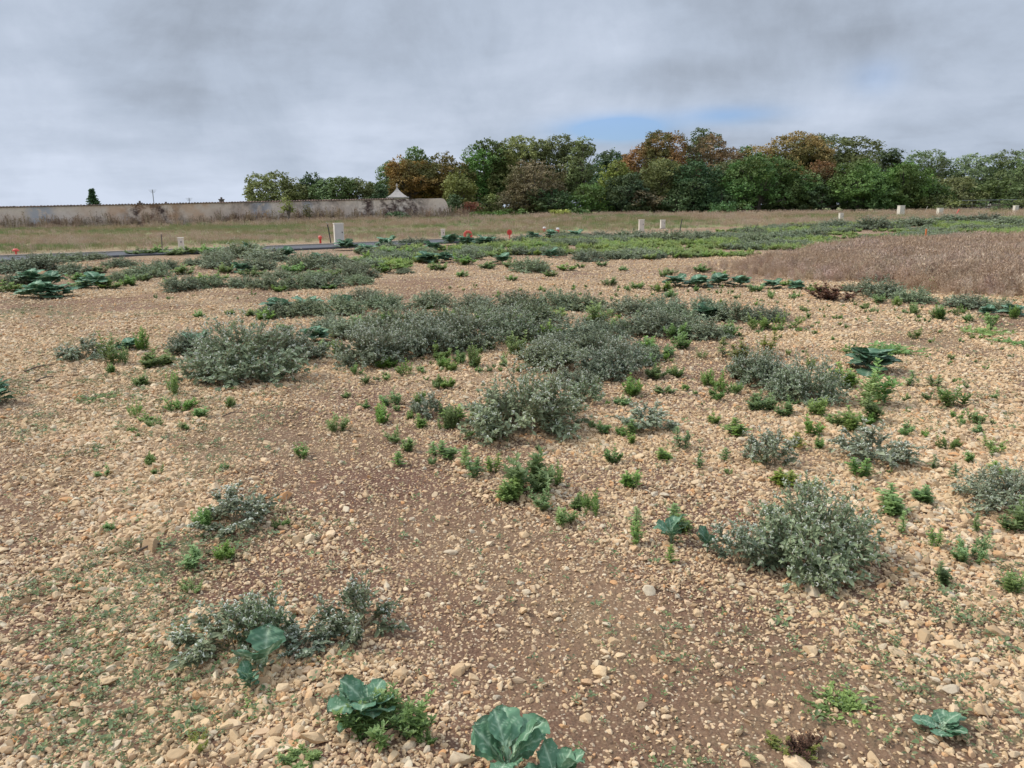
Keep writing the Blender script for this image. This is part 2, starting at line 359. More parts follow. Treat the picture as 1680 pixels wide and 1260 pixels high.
def ground_mat():
    m, nt = new_mat('ground'); L = nt.links.new
    out = NN(nt, 'ShaderNodeOutputMaterial'); p = NN(nt, 'ShaderNodeBsdfPrincipled'); p.inputs['Roughness'].default_value = .95; p.inputs['Specular IOR Level'].default_value = .15
    g = NN(nt, 'ShaderNodeNewGeometry'); P = g.outputs['Position']
    soil = mixc(nt, mrange(nt, tnoise(nt, P, 3, 5, .6), .35, .7), (.098, .046, .031), (.155, .083, .055))
    soil = mixc(nt, mrange(nt, tnoise(nt, P, 90, 4, .7), .45, .65), soil, (.20, .12, .08))
    def cells(s, lo, hi):
        v = NN(nt, 'ShaderNodeTexVoronoi'); v.inputs['Scale'].default_value = s; L(P, v.inputs['Vector'])
        sp = NN(nt, 'ShaderNodeSeparateXYZ'); L(v.outputs['Color'], sp.inputs[0])
        edge = mrange(nt, v.outputs['Distance'], .32, .62)
        c = mixc(nt, sp.outputs[0], lo, hi); return c, edge, sp.outputs[1], v.outputs['Distance']
    c1, e1, r1, d1 = cells(34, (.37, .26, .160), (.63, .48, .325))
    c2, e2, r2, d2 = cells(95, (.38, .26, .16), (.62, .47, .32))
    s = attr(nt, 'soil')
    k2 = mth(nt, 'MULTIPLY', mth(nt, 'SUBTRACT', 1.0, e2), mth(nt, 'GREATER_THAN', r2, mrange(nt, s, 0, 1, .5, .86)))
    c = mixc(nt, k2, soil, c2)
    thr = mrange(nt, s, 0, 1, .30, .93)
    vl = NN(nt, 'ShaderNodeVectorMath', operation='LENGTH'); L(P, vl.inputs[0]); away = mrange(nt, vl.outputs['Value'], 4, 11)   # nearer than this the pebbles are modelled
    k1 = mth(nt, 'MULTIPLY', mth(nt, 'MULTIPLY', mth(nt, 'SUBTRACT', 1.0, e1), mth(nt, 'GREATER_THAN', r1, thr)), away)
    c = mixc(nt, k1, c, c1)
    # broad drifts of paler and redder stone
    c = mixc(nt, mrange(nt, tnoise(nt, P, .5, 4, .55), .42, .66, 0, .32), c, (.40, .30, .165))
    c = mixc(nt, mrange(nt, tnoise(nt, P, .23, 3, .5), .5, .7, 0, .35), c, (.31, .175, .105))
    gr = mth(nt, 'MULTIPLY', attr(nt, 'green'), mrange(nt, tnoise(nt, P, 16, 5, .7), .48, .6))
    c = mixc(nt, mth(nt, 'MULTIPLY', gr, .6), c, (.10, .15, .06))
    gc = mixc(nt, mrange(nt, tnoise(nt, P, .16, 4, .6), .45, .65), (.17, .20, .075), (.29, .205, .12))
    gc = mixc(nt, mrange(nt, tnoise(nt, P, 1.4, 5, .7), .38, .62), gc, (.19, .235, .09))
    c = mixc(nt, mth(nt, 'MULTIPLY', attr(nt, 'grass'), .9), c, gc)
    c = mixc(nt, mth(nt, 'MULTIPLY', attr(nt, 'dry'), .6), c, (.27, .18, .115))
    L(c, p.inputs['Base Color'])
    b = NN(nt, 'ShaderNodeBump'); b.inputs['Strength'].default_value = .9; b.inputs['Distance'].default_value = .012
    hh = mth(nt, 'ADD', mth(nt, 'MULTIPLY', mth(nt, 'SUBTRACT', 1.0, d1), 1.0), mth(nt, 'MULTIPLY', mth(nt, 'SUBTRACT', 1.0, d2), .35))
    L(hh, b.inputs['Height']); L(b.outputs[0], p.inputs['Normal'])
    L(p.outputs[0], out.inputs[0]); return m
ground()

def strip(name, u0, u1, a, b, z, mat, thick=0.0, n=260):
    us = np.linspace(u0, u1, n); V = []
    for u in us:
        for v in (a, b):
            x = RA[0]+rd[0]*u+rn[0]*v; y = RA[1]+rd[1]*u+rn[1]*v
            V.append((x, y, 0))
    V = np.array(V); mid = .5*(V[0::2]+V[1::2]); zz = terrain(mid[:, 0], mid[:, 1])
    k = np.ones(15)/15; zz = np.convolve(np.pad(zz, 7, mode='edge'), k, 'valid'); V[:, 2] = np.repeat(zz, 2)+z
    i = np.arange(n-1)*2; F = np.stack([i, i+2, i+3, i+1], -1)
    if thick:
        lo = V.copy(); lo[:, 2] -= thick; V = np.concatenate([V, lo]); o = 2*n
        F = np.concatenate([F, np.stack([i, i+o, i+2+o, i+2], -1), np.stack([i+1, i+3, i+3+o, i+1+o], -1)])
    return mesh_np(name, V, [F[:, ::-1]], mat)
M['asphalt'] = flat_mat('asphalt', (.060, .062, .072), .85, (9, (.095, .095, .10)), bump=(160, .4, .006))
M['kerb'] = flat_mat('kerb', (.42, .37, .30), .9, (6, (.30, .25, .20)))
tag(obj('road', strip('road', -60, float(np.hypot(RB[0]-RA[0], RB[1]-RA[1]))+1.5, -2.5, -.12, .075, M['asphalt'], .25)), kind='structure')
tag(obj('kerb', strip('kerb', -60, float(np.hypot(RB[0]-RA[0], RB[1]-RA[1]))+1.5, -.12, .03, .13, M['kerb'], .3)), kind='structure')

# ------------------------------------------------------------------ instancing scatter (only for uncountable stuff)
def variants(name, meshes):
    c = bpy.data.collections.new(name)
    for me in meshes: c.objects.link(bpy.data.objects.new(name+'_piece', me))
    return c
def scatter(name, label, cat, P, rot, scl, idx, coll, mat):
    me = bpy.data.meshes.new(name); n = len(P)
    me.vertices.add(n); me.vertices.foreach_set('co', np.asarray(P, np.float32).ravel())
    for k, v in (('rot', rot), ('scl', scl)):
        a = me.attributes.new(k, 'FLOAT_VECTOR', 'POINT'); a.data.foreach_set('vector', np.asarray(v, np.float32).ravel())
    a = me.attributes.new('idx', 'INT', 'POINT'); a.data.foreach_set('value', np.asarray(idx, np.int32))
    me.materials.append(mat)
    o = obj(name, me); tag(o, label, cat, kind='stuff')
    ng = bpy.data.node_groups.new(name, 'GeometryNodeTree')
    ng.interface.new_socket('Geometry', in_out='INPUT', socket_type='NodeSocketGeometry')
    ng.interface.new_socket('Geometry', in_out='OUTPUT', socket_type='NodeSocketGeometry')
    gi = ng.nodes.new('NodeGroupInput'); go = ng.nodes.new('NodeGroupOutput'); ip = ng.nodes.new('GeometryNodeInstanceOnPoints')
    ci = ng.nodes.new('GeometryNodeCollectionInfo'); ci.inputs['Collection'].default_value = coll
    ci.inputs['Separate Children'].default_value = True; ci.inputs['Reset Children'].default_value = True
    ip.inputs['Pick Instance'].default_value = True
    L = ng.links.new
    for nm, ty, sk in (('rot', 'FLOAT_VECTOR', 'Rotation'), ('scl', 'FLOAT_VECTOR', 'Scale'), ('idx', 'INT', 'Instance Index')):
        a = ng.nodes.new('GeometryNodeInputNamedAttribute'); a.data_type = ty; a.inputs['Name'].default_value = nm
        src = a.outputs[0]
        if sk == 'Rotation':
            e = ng.nodes.new('FunctionNodeEulerToRotation'); L(src, e.inputs[0]); src = e.outputs[0]
        L(src, ip.inputs[sk])
    L(gi.outputs[0], ip.inputs['Points']); L(ci.outputs[0], ip.inputs['Instance']); L(ip.outputs[0], go.inputs[0])
    md = o.modifiers.new('scatter', 'NODES'); md.node_group = ng
    return o

def ico(sub):
    import bmesh
    bm = bmesh.new(); bmesh.ops.create_icosphere(bm, subdivisions=sub, radius=1.0)
    V = np.array([v.co[:] for v in bm.verts]); F = np.array([[v.index for v in f.verts] for f in bm.faces]); bm.free(); return V, F
def rock_mesh(name, seed, sub=2, planes=9, flat=.62, mat=None, rough=0.0):
    r = np.random.default_rng(seed); V, F = ico(sub)
    for _ in range(planes):
        n = nrm(r.normal(size=3)); d = r.uniform(.40, .76); k = V@n-d; V = V-np.maximum(k, 0)[:, None]*n*.96
    if rough:
        for s in (3., 7., 15.):
            V = V*(1+rough/s*3*(vnoise(V[:, 0]*s+seed, V[:, 1]*s+V[:, 2]*s*.7, seed)-.5))[:, None]
    V = V*np.array([1, r.uniform(.62, .95), flat*r.uniform(.95, 1.35)]); V /= np.abs(V[:, :2]).max()
    return mesh_np(name, V, [F], mat or M['stone'])
def wedge_points(n, d0, d1, r):
    """uniform points on the ground in the view wedge"""
    d = np.sqrt(r.uniform(d0*d0, d1*d1, n)); a = r.uniform(-1, 1, n)
    return a*(d*.74+.9), d
def gravel():
    coll = variants('pebble', [rock_mesh('pebble', 100+i, 2, 9+i % 5) for i in range(14)])
    r = np.random.default_rng(11); P = []; S = []
    for d0, d1, n, med, mn in ((1.1, 3.5, 72000, .0078, .0032), (3.5, 6, 90000, .0092, .0045), (6, 10, 110000, .0098, .006), (10, 17, 80000, .0130, .009), (17, 27, 40000, .018, .012)):
        x, y = wedge_points(int(n*1.5), d0, d1, r)
        so_ = soiliness(x, y); keep = r.random(len(x)) > .14+so_*.60; keep &= ~((roadside(x, y) > -3.3))
        x, y, so_ = x[keep][:n], y[keep][:n], so_[keep][:n]
        s = med*np.exp(r.normal(0, .45, len(x)))*(1+.9*(r.random(len(x)) > .985))*(1-.16*so_)
        # coarse stones gather on the left and the right
        px, py = proj(x, y, terrain(x, y)); s *= 1+.22*((px < 520) | (px > 1280))*(1-so_)
        s = np.clip(s, mn, .036)
        P.append(np.stack([x, y, terrain(x, y)+s*r.uniform(-.02, .30, len(x))], -1)); S.append(s)
    P = np.concatenate(P); S = np.concatenate(S); n = len(P)
    rot = np.stack([r.normal(0, .42, n), r.normal(0, .42, n), r.uniform(0, 6.283, n)], -1)
    scl = S[:, None]*np.stack([r.uniform(.85, 1.35, n), r.uniform(.8, 1.1, n), r.uniform(.7, 1.15, n)], -1)
    scatter('gravel', 'tan limestone gravel strewn over the bare reddish soil', 'gravel', P, rot, scl, r.integers(0, 14, n), coll, M['stone'])
gravel()

# ------------------------------------------------------------------ plants: templates
LEAF = np.array([[0, 0, 0], [.28, .36, .05], [.28, 0, -.04], [.28, -.36, .05], [.66, .34, .04], [.68, 0, -.05], [.66, -.34, .04], [1, 0, -.12]], float)
LEAF[:, 1] *= .62
LEAF_F = [np.array([[0, 2, 1], [0, 3, 2], [4, 5, 7], [5, 6, 7]]), np.array([[1, 2, 5, 4], [2, 3, 6, 5]])]
DIA = np.array([[0, 0, 0], [.45, .26, .03], [1, 0, -.06], [.45, -.26, .03]], float); DIA_F = [np.array([[0, 3, 2, 1]])]
def curl_template():
    a = np.linspace(0, 4.0, 6); p = np.stack([np.sin(a)*.5, 0*a, .5-np.cos(a)*.5], -1); return tube(p, np.array([.12, .17, .2, .2, .17, .1]), 4)
CURL_V, CURL_F = curl_template()
def branches(r, W, H, n, nsub, sublen):
    """-> list of (start, end, ctrl) main and sub twigs as arrays of points (k,5,3)"""
    a = r.uniform(0, 6.283, n); e = np.arcsin(r.uniform(.06, 1, n)**.9); f = r.uniform(.82, 1.04, n)
    end = np.stack([W/2*np.cos(e)*np.cos(a), W/2*np.cos(e)*np.sin(a), H*np.sin(e)], -1)*f[:, None]; end[:, 2] = np.maximum(end[:, 2], .02)
    base = np.stack([r.normal(0, W*.05, n), r.normal(0, W*.05, n), np.zeros(n)], -1)
    ctl = end*.5+np.stack([0*a, 0*a, H*.12*np.ones(n)], -1)*(1-np.sin(e))[:, None]+r.normal(0, W*.03, (n, 3)); ctl[:, 2] = np.abs(ctl[:, 2])
    t = np.linspace(0, 1, 6)[None, :, None]
    main = (1-t)**2*base[:, None]+2*t*(1-t)*ctl[:, None]+t*t*end[:, None]
    k = np.repeat(np.arange(n), nsub); tt = r.uniform(.38, .98, len(k))[:, None]
    st = (1-tt)**2*base[k]+2*tt*(1-tt)*ctl[k]+tt*tt*end[k]
    dr = nrm(end[k]-base[k])+r.normal(0, .55, (len(k), 3))+np.array([0, 0, .25]); dr = nrm(dr)
    ln = W*sublen*r.uniform(.5, 1.2, len(k))[:, None]; en = st+dr*ln; en[:, 2] = np.maximum(en[:, 2], .015)
    t = np.linspace(0, 1, 4)[None, :, None]; sub = st[:, None]*(1-t)+en[:, None]*t; sub[:, 1:3, 2] += .004
    return main, sub
def strips(paths, w):
    """thin 3-sided tubes for many equal-length paths"""
    m, k, _ = paths.shape; T = nrm(np.gradient(paths, axis=1)); s = nrm(np.cross(T, np.array([.31, .22, .93]))); u = np.cross(s, T)
    wt = (w*np.linspace(1, .45, k))[None, :, None]; V = []
    for j in range(3):
        a = j*2.094; V.append(paths+wt*(math.cos(a)*s+math.sin(a)*u))
    V = np.stack(V, 2).reshape(m, k*3, 3); F = []
    for i in range(k-1):
        for j in range(3): F.append([i*3+j, i*3+(j+1) % 3, (i+1)*3+(j+1) % 3, (i+1)*3+j])
    F = np.array(F); return V.reshape(-1, 3), [(F[None]+(np.arange(m)*k*3)[:, None, None]).reshape(-1, 4)]
def sample(paths, per, r, t0=0.0):
    m, k, _ = paths.shape; t = np.sort(r.uniform(t0, 1, (m, per)), 1)*(k-1); i = np.minimum(t.astype(int), k-2); f = (t-i)[..., None]
    a = np.take_along_axis(paths, i[..., None], 1); b = np.take_along_axis(paths, i[..., None]+1, 1)
    return (a*(1-f)+b*f).reshape(-1, 3), nrm(b-a).reshape(-1, 3)
def grey_bush(seed, W=.75, H=.36, n=44, nsub=8, per=9, leaf=.034, lod=False):
    r = np.random.default_rng(seed); main, sub = branches(r, W, H, n, nsub, .17)
    st = Acc(); V, F = strips(main, .0032); st.add(V, F); V, F = strips(sub, .0018); st.add(V, F)
    p1, d1 = sample(sub, per, r); p2, d2 = sample(main, 10, r, .35); P = np.concatenate([p1, p2]); D = np.concatenate([d1, d2])
    out = nrm(P+np.array([0, 0, -.1])*1.0); D2 = nrm(D*.5+r.normal(0, .8, P.shape)+out*.5); D2[:, 2] = D2[:, 2]*.6
    Nn = nrm(out*.5+np.array([0, 0, .9])+r.normal(0, .45, P.shape))
    L = leaf*np.exp(r.normal(0, .28, len(P)))*(1.25-.6*np.clip(P[:, 2]/H, 0, 1))
    if lod: V, F = inst(DIA, DIA_F, P, frames(D2, Nn), L*1.25)
    else: V, F = inst(LEAF, LEAF_F, P, frames(D2, Nn), L)
    lf = Acc(); lf.add(V, F, 0, r.random(len(P)))
    ends = np.concatenate([sub[:, -1], main[:, -1], sample(sub, 1, r, .6)[0]]); k = r.random(len(ends)) < (.8 if not lod else .55); ends = ends[k]
    Dn = nrm(r.normal(0, .5, ends.shape)+np.array([0, 0, .7])); fl = Acc()
    if lod:
        V, F = inst(DIA, DIA_F, ends, frames(nrm(r.normal(0, 1, ends.shape)), Dn), np.full(len(ends), .020))
    else:
        V, F = inst(CURL_V, CURL_F, ends, frames(nrm(r.normal(0, 1, ends.shape)), Dn), r.uniform(.009, .016, len(ends)))
    fl.add(V, F)
    return st, lf, fl
def merge(name, accs, mats):
    a = Acc()
    for i, b in enumerate(accs):
        off = a.n
        for k, l in b.F.items():
            for f, m, v in l: a.F.setdefault(k, []).append((f+off, np.full(len(f), i), v))
        a.V += b.V; a.n += b.n
    return a.mesh(name, mats)
def green_weed(seed, W=.2, H=.25, n=5, pairs=11, leaf=.045, lod=False, upright=.8):
    r = np.random.default_rng(seed); a = r.uniform(0, 6.283, n); rad = W/2*np.sqrt(r.random(n))*(n > 1)
    hh = H*r.uniform(.55, 1, n)*(1-.35*(rad/(W/2+1e-6))**2); hh[0] = H
    base = np.stack([rad*.45*np.cos(a), rad*.45*np.sin(a), 0*a], -1); end = np.stack([rad*np.cos(a), rad*np.sin(a), hh], -1)
    t = np.linspace(0, 1, 6)[None, :, None]; main = base[:, None]*(1-t)+end[:, None]*t; main[:, 1:5] += r.normal(0, .006, (n, 4, 3))
    # side shoots
    ns = 5; k = np.repeat(np.arange(n), ns); tt = r.uniform(.12, .7, len(k))[:, None]; s0 = base[k]*(1-tt)+end[k]*tt
    aa = r.uniform(0, 6.283, len(k)); ln = H*.30*r.uniform(.5, 1.1, len(k))*(1.1-tt[:, 0]*.6)
    s1 = s0+np.stack([np.cos(aa)*ln*.75, np.sin(aa)*ln*.75, ln*.75], -1)
    t = np.linspace(0, 1, 4)[None, :, None]; sub = s0[:, None]*(1-t)+s1[:, None]*t
    st = Acc(); V, F = strips(main, .0028); st.add(V, F); V, F = strips(sub, .0016); st.add(V, F)
    PP = []; DD = []; LL = []
    for paths, pr, sz in ((main, pairs, 1.), (sub, 4, .78)):
        m, kk, _ = paths.shape; tp = np.linspace(.12, 1, pr); idx = tp*(kk-1); i = np.minimum(idx.astype(int), kk-2); f = (idx-i)[None, :, None]
        pts = paths[:, i]*(1-f)+paths[:, i+1]*f; az = (np.arange(pr)*1.57+r.uniform(0, 6, (m, 1)))
        up = np.linspace(.15, 1.0, pr)[None]+r.normal(0, .15, (m, pr))
        for sgn in (0, math.pi, 1.57 if sz == 1. else None, 4.71 if sz == 1. else None):
            if sgn is None: continue
            w = .7 if sgn in (1.57, 4.71) else 1.
            az2 = az+sgn+r.normal(0, .25, az.shape)
            DD.append(np.stack([np.cos(az2), np.sin(az2), up], -1).reshape(-1, 3)); PP.append(pts.reshape(-1, 3))
            LL.append((leaf*sz*w*(1-.35*np.abs(tp-.45)/.55)[None]*r.uniform(.75, 1.15, az.shape)).ravel())
    P = np.concatenate(PP); D = nrm(np.concatenate(DD)); L = np.concatenate(LL)
    Nn = np.stack([-D[:, 0]*.6, -D[:, 1]*.6, np.ones(len(D))], -1)+r.normal(0, .2, D.shape)
    T = LEAF.copy(); T[:, 1] *= .85; T2 = DIA.copy(); T2[:, 1] *= 1.0
    V, F = inst(T2, DIA_F, P, frames(D, Nn), L*1.3) if lod else inst(T, LEAF_F, P, frames(D, Nn), L)
    lf = Acc(); lf.add(V, F, 0, np.clip(P[:, 2]/H*.55+r.uniform(0, .45, len(P)), 0, 1)); return st, lf
def broad_leaf_geo(r, Ln, Wd, angr=(.55, 1.35), bendr=(.4, 1.1)):
    nv, ns = 26, 15; v = np.linspace(0, 1, nv)[:, None]; s = np.linspace(-1, 1, ns)[None]
    lob = np.clip(np.sin(np.clip((v-.30)/.70, 0, 1)**1.1*math.pi)**.55, 0, 1)*(1-.06*v)
    wv = .02+.5*Wd/Ln*np.where(v > .34, lob, 0)+.10*np.exp(-((v-.30)/.03)**2)+.07*np.exp(-((v-.18)/.025)**2)
    teeth = 1+.05*np.sin(v*46+r.uniform(0, 6))*(v > .34)+.035*np.sin(v*25+r.uniform(0, 6))
    sg = np.where(s < 0, 1+.05*np.sin(v*31+1), 1+.05*np.sin(v*29+3))
    y = s*wv*teeth*sg; x = v+0*s - .10*np.abs(s)*(v > .5)*(v-.5)
    ph = r.uniform(0, 6, 3); am = r.uniform(.018, .042)
    z = am*np.abs(s)**1.5*np.sin(v*15+ph[0]+s*1.3)*np.clip(v*2-.3, 0, 1)+.045*np.abs(s)*np.clip(v*3, 0, 1)+.012*np.sin(v*34+s*5+ph[1])
    side = np.abs((v*9.5-np.abs(s)*2.2) % 1-.5); vein = np.maximum(np.exp(-(s*6/np.maximum(.35, 1))**2*1.8), .5*(side < .09)*(np.abs(s) < .85))+0*v
    vein = np.where(v < .34, 1., vein)
    bend = r.uniform(*bendr); ang = r.uniform(*angr)       # rises then arches over
    th = ang-bend*v[:, 0]**1.4; dx = np.cos(th)/nv; dz = np.sin(th)/nv; cx = np.cumsum(dx); cz = np.cumsum(dz)
    xx = cx[:, None]+(x-v)*np.cos(th)[:, None]-z*np.sin(th)[:, None]; zz = cz[:, None]+(x-v)*np.sin(th)[:, None]+z*np.cos(th)[:, None]
    V = np.stack([xx, y, zz], -1).reshape(-1, 3)*Ln
    i = np.arange(nv*ns).reshape(nv, ns); F = np.stack([i[:-1, :-1], i[1:, :-1], i[1:, 1:], i[:-1, 1:]], -1).reshape(-1, 4)
    return V, F, vein.ravel()*np.ones(nv*ns)
def broad_plant(seed, n=9, size=.28, tall=.06, **kw):
    r = np.random.default_rng(seed); Vs = []; Fs = []; ve = []; lv = []; off = 0; st = Acc()
    stem = np.array([[0, 0, 0], [.004, 0, tall*.5], [.0, .004, tall]]); V, F = tube(stem, .007, 6); st.add(V, F)
    for k in range(n):
        L = size*r.uniform(.6, 1.1); V, F, vn = broad_leaf_geo(r, L, L*r.uniform(.5, .72), **kw); a = k*2.4+r.normal(0, .25); c, s = math.cos(a), math.sin(a)
        tw = r.normal(0, .3); ct, stw = math.cos(tw), math.sin(tw)
        y, z = V[:, 1]*ct-V[:, 2]*stw*.3, V[:, 2]+V[:, 1]*stw
        V = np.stack([V[:, 0]*c-y*s, V[:, 0]*s+y*c, z+tall*r.uniform(.2, 1)], -1); V[:, 2] = np.maximum(V[:, 2], .01+.008*r.random())
        Vs.append(V); Fs.append(F+off); off += len(V); ve.append(vn); lv.append(np.full(len(V), r.random()))
        q = np.array([[0, 0, tall*.5], V[7*15+7]*.5+np.array([0, 0, tall*.25+.004]), V[9*15+7]-np.array([0, 0, .003])]); tv, tf = tube(q, np.array([.0055, .0045, .002]), 5); st.add(tv, tf)
    me = mesh_np('foliage', np.concatenate(Vs), [np.concatenate(Fs)], M['broad_leaf'], smooth=True, attrs={'vein': np.concatenate(ve), 'lvar': np.concatenate(lv)})
    return st.mesh('stalks', M['broad_stalk'], True), me
def creeper(seed, W=.4):
    r = np.random.default_rng(seed); n = 16; a = r.uniform(0, 6.283, n); t = np.linspace(0, 1, 6)[None, :, None]
    ln = W/2*r.uniform(.4, 1.1, n); p = np.stack([np.cos(a)*ln, np.sin(a)*ln, .02+0*a], -1)[:, None]*t
    p[..., :2] += np.cumsum(r.normal(0, W*.02, (n, 6, 2)), 1); p[..., 2] += .012
    P, D = sample(p, 16, r); st = Acc(); V, F = strips(p, .0015); st.add(V, F)
    D2 = D*.4+r.normal(0, .8, P.shape); D2[:, 2] = np.abs(D2[:, 2])*.4+.1
    V, F = inst(LEAF, LEAF_F, P, frames(nrm(D2), nrm(np.array([0, 0, 1.])+r.normal(0, .35, P.shape))), .026*np.exp(r.normal(0, .3, len(P))))
    lf = Acc(); lf.add(V, F, 0, r.random(len(P))); return st, lf

PROTO = {}
def proto(kind):
    if kind in PROTO: return PROTO[kind]
    L = []
    if kind == 'grey':
        for s in range(5):
            a, b, c = grey_bush(10+s, .75, .36, 64, 9, 10, .028)
            L.append(((.75, .36), [('stems', a.mesh('stems', M['grey_stem'])), ('foliage', b.mesh('foliage', M['grey_leaf'])), ('blossom', c.mesh('blossom', M['grey_flower']))]))
    elif kind == 'greysparse':
        for s in range(4):
            a, b, c = grey_bush(30+s, .42, .27, 20, 7, 8, .027)
            L.append(((.42, .27), [('stems', a.mesh('stems', M['grey_stem'])), ('foliage', b.mesh('foliage', M['grey_leaf'])), ('blossom', c.mesh('blossom', M['grey_flower']))]))
    elif kind == 'greyfar':
        for s in range(5):
            a, b, c = grey_bush(50+s, .9, .42, 60, 7, 8, .034, True)
            L.append(((.9, .42), merge('grey_weed_bush', (a, b, c), [M['grey_stem'], M['grey_leaf'], M['grey_flower']])))
    elif kind == 'green':
        for s in range(8):
            a, b = green_weed(70+s, .18+.02*s, .20, (4, 7, 9, 5, 12, 6, 8, 10)[s], 9, (.042, .034, .048, .038)[s % 4])
            L.append(((.22+.02*s, .20), [('stems', a.mesh('stems', M['green_stem'])), ('foliage', b.mesh('foliage', M['green_leaf']))]))
    elif kind == 'greentall':
        for s in range(7):
            a, b = green_weed(90+s, .06+.012*s, .26, 1+s % 4, 14, (.040, .032, .046)[s % 3])
            L.append(((.12, .26), [('stems', a.mesh('stems', M['green_stem'])), ('foliage', b.mesh('foliage', M['green_leaf']))]))
    elif kind == 'greenfar':
        for s in range(5):
            a, b = green_weed(110+s, .34, .24, 10, 8, .048, True)
            L.append(((.36, .24), merge('green_weed', (a, b), [M['green_stem'], M['green_leaf']])))
    elif kind == 'broad':
        for s in range(5):
            a, b = broad_plant(130+s, 14+s % 3, .18, .07)
            L.append(((.42, .2), [('stalks', a), ('foliage', b)]))
    elif kind == 'broadfar':
        for s in range(4):
            a, b = broad_plant(150+s, 42, .19, .17, angr=(.2, 1.3), bendr=(.3, 1.2))
            L.append(((.46, .30), [('foliage', b)]))
    elif kind == 'broadup':
        for s in range(1):
            a, b = broad_plant(161, 3, .27, .03, angr=(1.05, 1.4), bendr=(.1, .5))
            L.append(((.22, .25), [('stalks', a), ('foliage', b)]))
    elif kind == 'creep':
        for s in range(3):
            a, b = creeper(170+s)
            L.append(((.4, .05), [('stems', a.mesh('stems', M['green_stem'])), ('foliage', b.mesh('foliage', M['green_leaf']))]))
    elif kind == 'dead':
        for s in range(2):
            a, b = green_weed(190+s, .3, .14, 12, 6, .035)
            L.append(((.3, .15), [('stems', a.mesh('stems', M['twig'])), ('foliage', b.mesh('foliage', M['dead_leaf']))]))
    PROTO[kind] = L; return L
NAMES = {'grey': 'grey_weed_bush', 'greysparse': 'grey_weed_bush', 'greyfar': 'grey_weed_bush', 'green': 'green_weed', 'greentall': 'green_weed', 'greenfar': 'green_weed',
         'broad': 'broadleaf_plant', 'broadup': 'broadleaf_plant', 'broadfar': 'broadleaf_plant', 'creep': 'creeping_weed', 'dead': 'dead_weed'}
CATS = {'grey_weed_bush': 'bush', 'green_weed': 'weed', 'broadleaf_plant': 'plant', 'creeping_weed': 'weed', 'dead_weed': 'weed'}
prs = random.Random(5)
def put(kind, px, base, w, top, label, group=None, leafmat=None, aspect=1.0):
    """stand a plant on the ground: px,base = where its foot shows, w = its width and top = its top, read off the photo"""
    w = w*(1.13 if kind == 'greyfar' else 1.08 if 'grey' in kind else 1.5 if kind == 'greenfar' else 1.3 if 'green' in kind else 1.45 if kind == 'broadfar' else 1.15); x, y = gp(px, base); Wm = w/FPX*math.hypot(y, CAMZ)
    y2 = y+Wm*.42*aspect; x2 = x*y2/y; z = float(terrain(x2, y2)); Hm = at(px, top, y2)[2]-z
    Hm = min(max(Hm, Wm*.22), Wm*(1.1 if kind in ('greentall', 'green') else .43 if kind == 'greyfar' else .95 if kind == 'greysparse' else .58 if 'grey' in kind else .75)) if kind != 'greentall' else max(Hm, .1)
    (pw, ph), parts = prs.choice(proto(kind)); name = NAMES[kind]; cat = CATS[name]
    sxy = Wm/pw; sz = Hm/ph*prs.uniform(.82, 1.02 if 'grey' in kind else 1.18); rz = prs.uniform(0, 6.28)
    if kind == 'creep': sz = sxy*.8
    if kind in ('broad', 'broadfar', 'broadup'): sz = min(max(sz, sxy*(.5 if kind == 'broadfar' else .6)), sxy*(.85 if kind == 'broadfar' else 1.3))
    if isinstance(parts, list) and len(parts) > 1:
        o = empty(name, (x2, y2, z-.004), rz); o.scale = (sxy, sxy*aspect, sz)
        for pn, me in parts:
            c = obj(pn, me, o)
            if leafmat and pn == 'foliage': c.material_slots[0].link = 'OBJECT'; c.material_slots[0].material = leafmat
    else:
        me = parts[0][1] if isinstance(parts, list) else parts
        o = obj(name, me, None, (x2, y2, z-.004)); o.rotation_euler = (0, 0, rz); o.scale = (sxy, sxy*aspect, sz)
        if leafmat and name == 'green_weed': o.material_slots[1].link = 'OBJECT'; o.material_slots[1].material = leafmat
    tag(o, label, cat, group); return o
ORD = ['first', 'second', 'third', 'fourth', 'fifth', 'sixth', 'seventh', 'eighth', 'ninth', 'tenth', 'eleventh', 'twelfth', 'thirteenth', 'fourteenth', 'fifteenth', 'sixteenth', 'seventeenth', 'eighteenth', 'nineteenth', 'twentieth']
def row(kind, what, where, items, group=None, leafmat=None, aspect=1.0):
    """several plants of one patch, told apart by their order from the left"""
    items = sorted(items)
    for i, it in enumerate(items):
        px, base, w, top = it[:4]
        if len(items) == 1: lab = what+' '+where
        elif i == 0: lab = what+', leftmost '+where
        elif i == len(items)-1: lab = what+', rightmost '+where
        else: lab = what+', '+ORD[i]+' from left '+where
        put(kind, px, base, w, top, lab, group, leafmat, aspect)
# ------------------------------------------------------------------ grey bushes, near
G1 = 'silvery grey weed bushes on the gravel'
put('greysparse', 392, 885, 135, 800, 'dark grey-green weed bush left of the bare brown soil, three green sprouts below it', G1)
put('greysparse', 385, 1108, 165, 985, 'silvery flowering weed bush behind the single upright broad leaf in the left foreground', G1)
put('greysparse', 430, 1085, 100, 965, 'small silvery weed tuft rising right behind the single upright broad leaf', G1)
put('greysparse', 592, 1065, 125, 938, 'open upright silvery weed with curled white flower spikes, right of the single broad leaf', G1)
put('greysparse', 500, 1085, 100, 1020, 'low trailing silvery weed lying between two flowering grey bushes in the left foreground', G1)
put('grey', 1330, 965, 215, 790, 'largest silvery weed bush in the right foreground, woolly leaves spilling over the gravel', G1)
put('greysparse', 1215, 948, 105, 850, 'smaller silvery weed bush touching the left flank of the largest right foreground bush', G1)
put('greysparse', 1345, 985, 60, 925, 'short woolly weed tuft at the front foot of the largest right foreground bush', G1)
